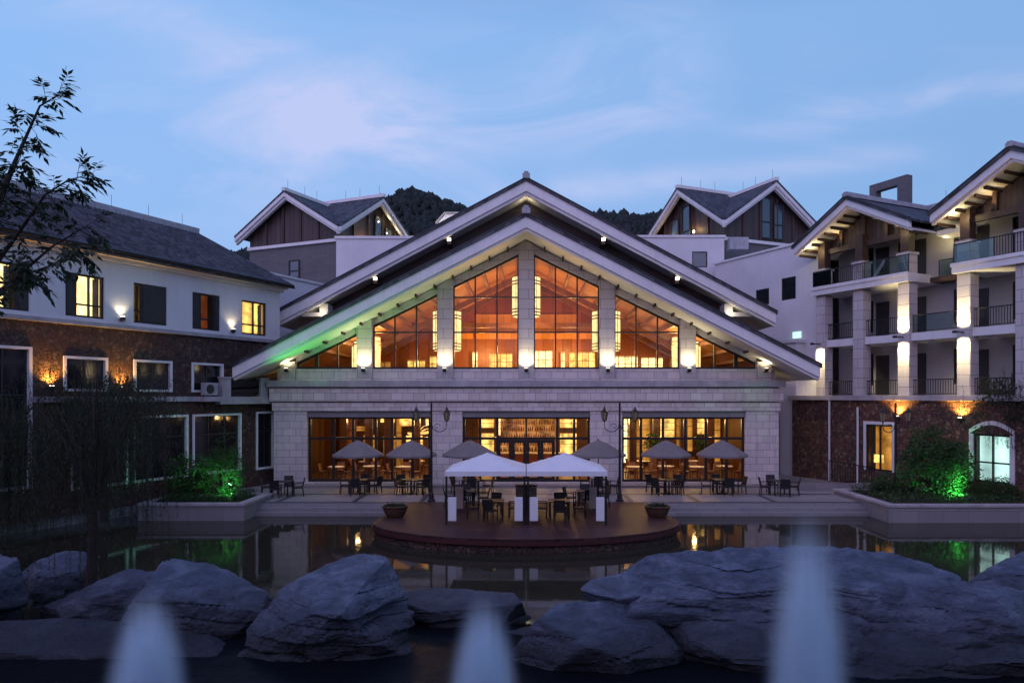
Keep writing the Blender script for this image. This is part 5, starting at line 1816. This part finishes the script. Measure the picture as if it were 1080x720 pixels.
# ------------------------------------------------------------------ lamp posts
def lamp_post(loc, label, h=4.75, arm=0.68):
    p_ = empty('lamp_post', loc)
    tag(p_, label, 'lamp post', 'black double lantern posts')
    mb = MB().lathe([(0.20, 0), (0.20, 0.06), (0.13, 0.12), (0.11, 0.35), (0.075, 0.42), (0.06, 0.6), (0.05, h - 0.2), (0.05, h - 0.1), (0.02, h)], (0, 0, 0), 12)
    mb.build('post', M['metal'], p_)
    for sx in (-1, 1):
        z = h - 1.15
        a_pts = [(sx * 0.05, 0, z + 0.02)]
        for k in range(9):
            a = math.pi * (1.0 + k / 8)
            a_pts.append((sx * (0.05 + arm / 2 + arm / 2 * math.cos(a)), 0, z + 0.0 + 0.28 * math.sin(a)))
        a_pts.append((sx * (0.05 + arm), 0, z + 0.2))
        mb = MB().tube(a_pts, 0.022, 6)
        sp = []
        for k in range(15):
            a = k * 0.45
            rr_ = 0.17 * (1 - k / 16)
            sp.append((sx * (0.26 + rr_ * math.cos(a)), 0, z - 0.03 + rr_ * math.sin(a)))
        mb.tube(sp, 0.016, 5)
        mb.build('arm', M['metal'], p_)
        c_ = (sx * (0.05 + arm), 0, z + 0.2)
        mb = MB().lathe([(0.03, 0), (0.07, 0.03), (0.10, 0.06)], c_, 6)
        mb.lathe([(0.20, 0.46), (0.14, 0.52), (0.06, 0.60), (0.05, 0.66), (0.012, 0.68), (0.01, 0.80)], c_, 6)
        for k in range(6):
            a = k * math.pi / 3
            mb.tube([(c_[0] + 0.10 * math.cos(a), 0.10 * math.sin(a), c_[2] + 0.06), (c_[0] + 0.175 * math.cos(a), 0.175 * math.sin(a), c_[2] + 0.47)], 0.012, 4)
        ln_ = mb.build('lantern', M['metal'], p_)
        MB().lathe([(0.092, 0.065), (0.165, 0.455)], c_, 6).build('glass_shade', M['brass'], ln_)
    return p_


lamp_post(((455 - 555) * 34 / 750, 34.0, 0), 'black double lantern lamp post left of the white canopies')
lamp_post(((653.6 - 555) * 34 / 750, 34.0, 0), 'black double lantern lamp post right of the white canopies')
lamp_post(((944.5 - 555) * 33.8 / 750, 33.8, 0.22), 'black double lantern lamp post among the bushes of the right planter', 4.5, 0.55)


# ------------------------------------------------------------------ furniture
def make_chair(name, label, cat, group, frame_m, seat_m, arms=True):
    c_ = empty(name)
    tag(c_, label, cat, group)
    MB().box(-0.24, 0.24, -0.23, 0.23, 0.40, 0.46).build('seat', seat_m, c_, bevel=0.015)
    mb = MB().add([(-0.23, 0.20, 0.47), (0.23, 0.20, 0.47), (0.23, 0.30, 0.90), (-0.23, 0.30, 0.90), (-0.23, 0.235, 0.47), (0.23, 0.235, 0.47), (0.23, 0.335, 0.90), (-0.23, 0.335, 0.90)],
                  [(0, 1, 2, 3), (7, 6, 5, 4), (0, 4, 5, 1), (1, 5, 6, 2), (2, 6, 7, 3), (3, 7, 4, 0)])
    mb.build('backrest', seat_m, c_)
    for sx in (-1, 1):
        MB().bar((sx * 0.215, -0.20, 0), (sx * 0.215, -0.20, 0.40 if not arms else 0.64), 0.04, 0.04).build('leg', frame_m, c_)
        MB().bar((sx * 0.215, 0.25, 0), (sx * 0.215, 0.21, 0.40), 0.04, 0.04).build('leg', frame_m, c_)
        if arms:
            MB().box(sx * 0.245 - 0.03, sx * 0.245 + 0.03, -0.24, 0.24, 0.641, 0.67).build('armrest', frame_m, c_)
    return c_


def make_table(name, label, cat, group, top_m, leg_m, hw=0.45, round_=False):
    t_ = empty(name)
    tag(t_, label, cat, group)
    if round_:
        MB().lathe([(hw, 0.70), (hw + 0.01, 0.715), (hw, 0.735)], (0, 0, 0), 24).build('tabletop', top_m, t_)
        MB().lathe([(0.26, 0), (0.26, 0.025), (0.04, 0.05), (0.04, 0.699)], (0, 0, 0), 12).build('pedestal', leg_m, t_)
    else:
        MB().box(-hw, hw, -hw, hw, 0.70, 0.735).build('tabletop', top_m, t_, bevel=0.008)
        for sx in (-1, 1):
            for sy in (-1, 1):
                MB().box(sx * (hw - 0.07) - 0.03, sx * (hw - 0.07) + 0.03, sy * (hw - 0.07) - 0.03, sy * (hw - 0.07) + 0.03, 0, 0.699).build('leg', leg_m, t_)
    return t_


chair0 = make_chair('terrace_chair', 'x', 'chair', 'black chairs on the terrace', M['metal'], M['rattan'])
table0 = make_table('terrace_table', 'x', 'table', 'dark tables on the terrace', M['shutter'], M['metal'])
first = {'c': True, 't': True}
rr = random.Random(5)


def put(src, key, loc, rz, label, group=None):
    if first.get(key, False):
        o = src
        first[key] = False
    else:
        o = copy_tree(src)
    o.location = loc
    o.rotation_euler = (0, 0, rz)
    o['label'] = label
    if group:
        o['group'] = group
    return o


def dining_set(x, y, z, where, d=0.72, quad=True, rot=0.0, skip=()):
    put(table0, 't', (x, y, z), rot, 'dark square terrace table ' + where)
    spots = (('left', -1, 0, R(90)), ('right', 1, 0, R(-90)), ('in front', 0, -1, R(180)), ('behind', 0, 1, 0.0))
    for nm, sx, sy, rz in spots:
        if nm in skip:
            continue
        px_ = Vector((sx * d, sy * d, 0))
        px_.rotate(Matrix.Rotation(rot, 3, 'Z'))
        put(chair0, 'c', (x + px_.x + rr.uniform(-.09, .09), y + px_.y + rr.uniform(-.09, .09), z), rz + rot + rr.uniform(-.4, .4), 'black chair %s of the table %s' % (nm, where))


def parasol(x, y, h, r, label, first_one=[None]):
    if first_one[0] is None:
        p_ = empty('parasol')
        tag(p_, label, 'parasol', 'taupe parasols in front of the hall')
        rim = 0.70
        mb = MB()
        prof = [(0.06, 0), (0.35, -0.17), (0.68, -0.44), (1.0, -rim)]
        n_ = 8
        vs = [(0, 0, 0.02)]
        for q, z in prof:
            for k in range(n_ * 2):
                a = math.pi * k / n_
                sag = 1.0 if k % 2 == 0 else 0.955
                vs.append((q * sag * math.cos(a) * 1.28, q * sag * math.sin(a) * 1.28, z - (0.03 if k % 2 else 0) * q))
        m_ = n_ * 2
        fs = [(0, 1 + k, 1 + (k + 1) % m_) for k in range(m_)]
        for i in range(len(prof) - 1):
            for k in range(m_):
                fs.append((1 + i * m_ + k, 1 + i * m_ + (k + 1) % m_, 1 + (i + 1) * m_ + (k + 1) % m_, 1 + (i + 1) * m_ + k))
        b_ = 1 + (len(prof) - 1) * m_
        n0 = len(vs)
        for k in range(m_):
            v = vs[b_ + k]
            vs.append((v[0], v[1], v[2] - 0.10))
        for k in range(m_):
            fs.append((b_ + k, b_ + (k + 1) % m_, n0 + (k + 1) % m_, n0 + k))
        vs = [(a, b, c_ + 2.72) for a, b, c_ in vs]
        MB().add(vs, fs).build('canopy', M['parasol'], p_)
        MB().lathe([(0.02, 2.66), (0.05, 2.70), (0.03, 2.78), (0.0, 2.82)], (0, 0, 0), 8).build('finial', M['metal'], p_)
        MB().tube([(0, 0, 0.05), (0, 0, 2.7)], 0.025, 8).build('pole', M['metal'], p_)
        MB().lathe([(0.28, 0), (0.28, 0.05), (0.05, 0.09), (0.05, 0.2)], (0, 0, 0), 16).build('base', M['metal'], p_)
        mb = MB()
        for k in range(8):
            a = math.pi * k / 4
            mb.tube([(0.03 * math.cos(a), 0.03 * math.sin(a), 2.62), (1.24 * math.cos(a), 1.24 * math.sin(a), 2.0)], 0.010, 4)
        mb.build('ribs', M['metal'], p_)
        first_one[0] = p_
    else:
        p_ = copy_tree(first_one[0])
        p_['label'] = label
    p_.location = (x, y, 0)
    p_.scale = (r / 1.28, r / 1.28, h / 2.74)
    p_.rotation_euler = (0, 0, rr.uniform(0, 0.7))
    return p_


pd = 36.6
names = [(377.5, 'outermost on the left', 1.30), (434, 'second from the left', 1.30), (495.6, 'just left of the white canopies', 1.42), (631, 'just right of the white canopies', 1.42), (702.5, 'second from the right', 1.28), (761.5, 'outermost on the right', 1.30)]
for px, nm, r_ in names:
    x = (px - 555) * pd / 750
    parasol(x, pd, 2.76, r_, 'open taupe parasol, ' + nm)
    dining_set(x + 0.05, pd - 0.75 if False else pd + 0.05, 0, 'under the parasol ' + nm, 0.78, rot=R(45) if px in (434, 702.5) else 0)
dining_set(-12.3, 35.9, 0, 'without parasol, left terrace end', 0.75)
dining_set(12.9, 36.2, 0, 'without parasol, right terrace end', 0.75)


# white canopies on the deck
def canopy(x, label, left, first_one=[None]):
    p_ = empty('canopy_tent', (x, 29.15, 0.012))
    tag(p_, label, 'canopy', 'white canopies on the deck')
    hw = 1.56
    zt, zv = 2.08, 1.90
    # hip canopy, slightly sagging
    nseg = 10
    vs, fs = [], []
    for i in range(nseg + 1):
        for j in range(nseg + 1):
            u, v = -1 + 2 * i / nseg, -1 + 2 * j / nseg
            m_ = max(abs(u), abs(v))
            vs.append((u * hw, v * hw, zt + 0.62 * (1 - m_) ** 0.92 - 0.03 * math.sin(math.pi * m_)))
    for i in range(nseg):
        for j in range(nseg):
            a = i * (nseg + 1) + j
            fs.append((a, a + nseg + 1, a + nseg + 2, a + 1))
    MB().add(vs, fs).build('canopy_top', M['canvas'], p_)
    mb = MB().box(-hw - .005, hw + .005, -hw - .012, -hw - .003, zv, zt + 0.005).box(-hw - .005, hw + .005, hw + .003, hw + .012, zv, zt + .005)
    mb.box(-hw - .012, -hw - .003, -hw, hw, zv, zt + .005).box(hw + .003, hw + .012, -hw, hw, zv, zt + .005)
    mb.build('valance', M['canvas'], p_)
    for sx in (-1, 1):
        for sy in (-1, 1):
            MB().box(sx * (hw - 0.045) - 0.035, sx * (hw - 0.045) + 0.035, sy * (hw - 0.045) - 0.035, sy * (hw - 0.045) + 0.035, 0, zt - 0.02).build('post', M['metal'], p_)
            inx = sx * (hw - 0.27)
            zz = 0.16
            fm = M['canvas'] if sy < 0 else M['beigecloth']
            MB().box(inx - 0.16, inx + 0.16, sy * (hw - 0.045) - 0.06, sy * (hw - 0.045) + 0.06, zz, 1.08).build('leg_panel', fm, p_, bevel=0.02)
    mb = MB()
    for sy in (-1, 1):
        mb.bar((-hw + .05, sy * (hw - 0.05), zt - 0.06), (hw - .05, sy * (hw - 0.05), zt - 0.06), 0.03, 0.04)
        mb.bar((sy * (hw - 0.05), -hw + .09, zt - 0.06), (sy * (hw - 0.05), hw - .09, zt - 0.06), 0.03, 0.04)
    mb.build('roof_frame', M['metal'], p_)
    return p_


canopy(-1.585, 'white square canopy on the deck, the left of the pair', True)
canopy(1.585, 'white square canopy on the deck, the right of the pair', False)
for sx, nm in ((-1, 'left'), (1, 'right')):
    dining_set(sx * 1.35, 29.2, 0.012, 'under the %s white canopy' % nm, 0.80)
    dining_set(sx * 2.75, 32.2, 0.012, 'on the deck behind the %s canopy' % nm, 0.75)
cb = empty('service_cabinet', (0.0, 31.5, 0.012))
tag(cb, 'brown slatted service cabinet behind the two white canopies', 'cabinet')
MB().box(-0.45, 0.45, -0.25, 0.25, 0.06, 1.05).build('body', M['cabinet'], cb)
MB().box(-0.49, 0.49, -0.29, 0.29, 1.052, 1.10).build('top', M['woodtrim'], cb, bevel=0.01)
MB().box(-0.42, -0.36, -0.22, 0.22, 0, 0.06).box(0.36, 0.42, -0.22, 0.22, 0, 0.06).build('foot', M['metal'], cb)
for sx, nm in ((-1, 'left'), (1, 'right')):
    b_ = empty('flower_bowl', (sx * 5.45, 29.6, 0.012))
    tag(b_, 'wide dark bronze bowl planter on the %s side of the deck' % nm, 'bowl', 'bronze bowls on the deck')
    MB().lathe([(0.30, 0), (0.36, 0.03), (0.46, 0.2), (0.52, 0.38), (0.56, 0.42), (0.56, 0.46), (0.49, 0.46), (0.46, 0.36), (0.0, 0.34)], (0, 0, 0), 28).build('bowl', M['bowl'], b_, smooth=False)
    rnd = random.Random(60 + sx)
    mb = MB()
    leaf_mesh(mb, [(rnd.uniform(-.34, .34), rnd.uniform(-.34, .34), 0.38 + rnd.random() * 0.12) for _ in range(240)], 0.1, rnd, 2.4, -0.5)
    mb.build('plant', M['leaf_dark'], b_)

# indoor dining sets, seen through the glass
chair1 = make_chair('dining_chair', 'x', 'chair', 'wooden chairs inside the restaurant', M['chairwood'], M['chairwood'], False)
table1 = make_table('dining_table', 'x', 'table', 'dining tables inside the restaurant', M['cloth'], M['chairwood'], 0.5, True)
first['c1'] = first['t1'] = True
sets = [(-11.2, 41.9, 'in the left window, outermost'), (-9.2, 42.3, 'in the left window, second from its outer end'), (-7.2, 41.9, 'in the left window, nearest its inner end'), (-10.2, 45.2, 'deep inside the left window, behind the outer tables'), (-7.0, 45.6, 'deep inside the left window, near its inner end'),
        (6.4, 41.9, 'in the right window, nearest its inner end'), (8.3, 42.3, 'in the right window, second from its inner end'), (10.1, 41.9, 'in the right window, second from its outer end'), (11.8, 42.3, 'in the right window, outermost'), (7.4, 45.5, 'deep inside the right window, behind the inner tables'), (10.9, 45.6, 'deep inside the right window, near its outer end')]
for x, y, nm in sets:
    put(table1, 't1', (x, y, 0.152), 0, 'round pale dining table %s' % nm)
    for k, (sd, sx, sy, rz) in enumerate((('left', -1, 0, R(90)), ('right', 1, 0, R(-90)), ('behind', 0, 1, 0.0))):
        put(chair1, 'c1', (x + sx * 0.7, y + sy * 0.7, 0.152), rz + rr.uniform(-.2, .2), 'wooden chair %s of the table %s' % (sd, nm))
# indoor plants
shrub('potted_plant', (7.9, 44.2, 1.55), (0.5, 0.5, 0.62), 260, 0.28, M['leaf_shrub'], 'leafy indoor plant high behind the right restaurant window, inner side', 'plant', seed=51, stems=4, long=3.5)
for (x, y, zb) in ((7.9, 44.2, 0.152),):
    pt = empty('plant_stand', (x, y, zb))
    tag(pt, 'tall wooden stand carrying the leafy plant inside the restaurant', 'stand')
    MB().box(-0.18, 0.18, -0.18, 0.18, 0, 1.1).build('body', M['chairwood'], pt)
    MB().lathe([(0.15, 1.102), (0.22, 1.42), (0.19, 1.42), (0.15, 1.38), (0, 1.38)], (0, 0, 0), 16).build('pot', M['bowl'], pt)
shrub('potted_plant', (11.0, 44.6, 1.55), (0.5, 0.5, 0.6), 240, 0.26, M['leaf_shrub'], 'leafy indoor plant behind the right restaurant window, outer side', 'plant', seed=52, stems=4, long=3.5)
pt = copy_tree(pt)
pt.location = (11.0, 44.6, 0.152)
pt['label'] = 'tall wooden stand carrying the outer plant behind the right window'
# glowing branch ornament in the left room
orn = empty('branch_ornament', (-6.9, 46.2, 2.6))
tag(orn, 'orange lit twisting branch ornament hanging in the left restaurant window', 'ornament')
mb = MB()
rnd = random.Random(9)
for i in range(9):
    p = Vector((rnd.uniform(-0.9, -0.4), rnd.uniform(-.1, .1), rnd.uniform(-.15, .15)))
    path = [p]
    for k in range(6):
        p = p + Vector((rnd.uniform(0.15, 0.32), rnd.uniform(-.1, .1), rnd.uniform(-.04, .16)))
        path.append(p)
    mb.tube(path, [0.05, 0.05, 0.045, 0.04, 0.03, 0.02, 0.01], 6)
mb.build('branch', m_emit('ornament_glow', (1.0, 0.5, 0.12), 1.6, 0.4, 3.0), orn)
MB().tube([(0, 0, 0.2), (0, 0, 1.4)], 0.01, 4).build('cord', M['metal'], orn)

# railing and ramp wall at the right of the terrace
rp = empty('ramp_railing', (0, 0, 0))
tag(rp, 'black metal railing on the low stone ramp wall beside the right rubble wall', 'railing')
y_r = 37.8
MB().box(14.5, 18.6, y_r, y_r + 0.35, 0, 0.38).build('ramp_wall', M['kerbstone'], rp, bevel=0.01)
mb = MB()
xs = [16.2 + 0.14 * i for i in range(18)]
for i, x in enumerate(xs):
    mb.box(x - 0.012, x + 0.012, y_r + 0.16, y_r + 0.184, 0.382, 1.58 - 0.012 * i * 2)
mb.bar((16.1, y_r + 0.17, 1.6), (18.65, y_r + 0.17, 1.17), 0.05, 0.05)
mb.bar((16.1, y_r + 0.17, 0.5), (18.65, y_r + 0.17, 0.5), 0.03, 0.03)
mb.build('railing_bars', M['metal'], rp)


# ------------------------------------------------------------------ fountain jets
def jet(x, y, ztop, rb, k, label):
    zb = -0.6
    h = ztop - zb
    m, n, out = mat_new('water_spray')
    s_ = n.new('ShaderNodeSeparateXYZ', ins={0: objc(n)})
    r2 = n.math('ADD', n.math('MULTIPLY', s_.outputs[0], s_.outputs[0]), n.math('MULTIPLY', s_.outputs[1], s_.outputs[1]))
    f = n.math('MAXIMUM', n.math('DIVIDE', n.math('SUBTRACT', h, s_.outputs[2]), h), 0.001)   # 1 at the base, 0 at the tip
    R2 = n.math('MULTIPLY', n.math('POWER', f, 0.62), rb * rb)
    q = n.math('MAXIMUM', n.math('SUBTRACT', 1.0, n.math('DIVIDE', r2, R2)), 0.0)
    q = n.math('POWER', q, 3.4)
    tip = n.new('ShaderNodeMapRange', interpolation_type='SMOOTHSTEP', ins={0: f, 1: 0.0, 2: 0.6, 3: 0.0, 4: 1.0}).outputs[0]
    nz_ = noise_tex(n, n.new('ShaderNodeMapping', ins={'Vector': objc(n), 'Scale': (9, 9, 0.55)}).outputs[0], 1.0, 4.0, 0.6)
    dn = n.math('MULTIPLY', n.math('MULTIPLY', q, tip), n.math('MAXIMUM', n.math('MULTIPLY_ADD', nz_, 2.6, -0.35), 0.05))
    v = n.new('ShaderNodeVolumePrincipled')
    v.inputs['Color'].default_value = (0.80, 0.93, 1.0, 1)
    v.inputs['Anisotropy'].default_value = 0.1
    n.link(n.math('MULTIPLY', dn, k), v.inputs['Density'])
    n.link(v.outputs[0], out.inputs['Volume'])
    mb = MB().lathe([(rb, 0.0)] + [(rb * math.sqrt(max(0.0, 1 - i / 14)) ** 0.6 + 0.01, h * i / 14) for i in range(1, 15)] + [(0.0, h + 0.01)], (0, 0, 0), 24)
    j = mb.build('fountain_jet', m)
    j.location = (x, y, zb)
    tag(j, label, 'fountain', 'white fountain jets in the foreground')


jet(-400 * 11 / 750, 11.0, 2.16, 0.86, 9.0, 'misty white fountain jet at the lower left before the long rock')
jet(-45 * 11 / 750, 11.0, 2.06, 0.82, 9.0, 'misty white fountain jet at the bottom centre before the small slab')
jet(297 * 11 / 750, 11.0, 3.45, 0.88, 6.5, 'tallest misty white fountain jet in front of the huge boulder')
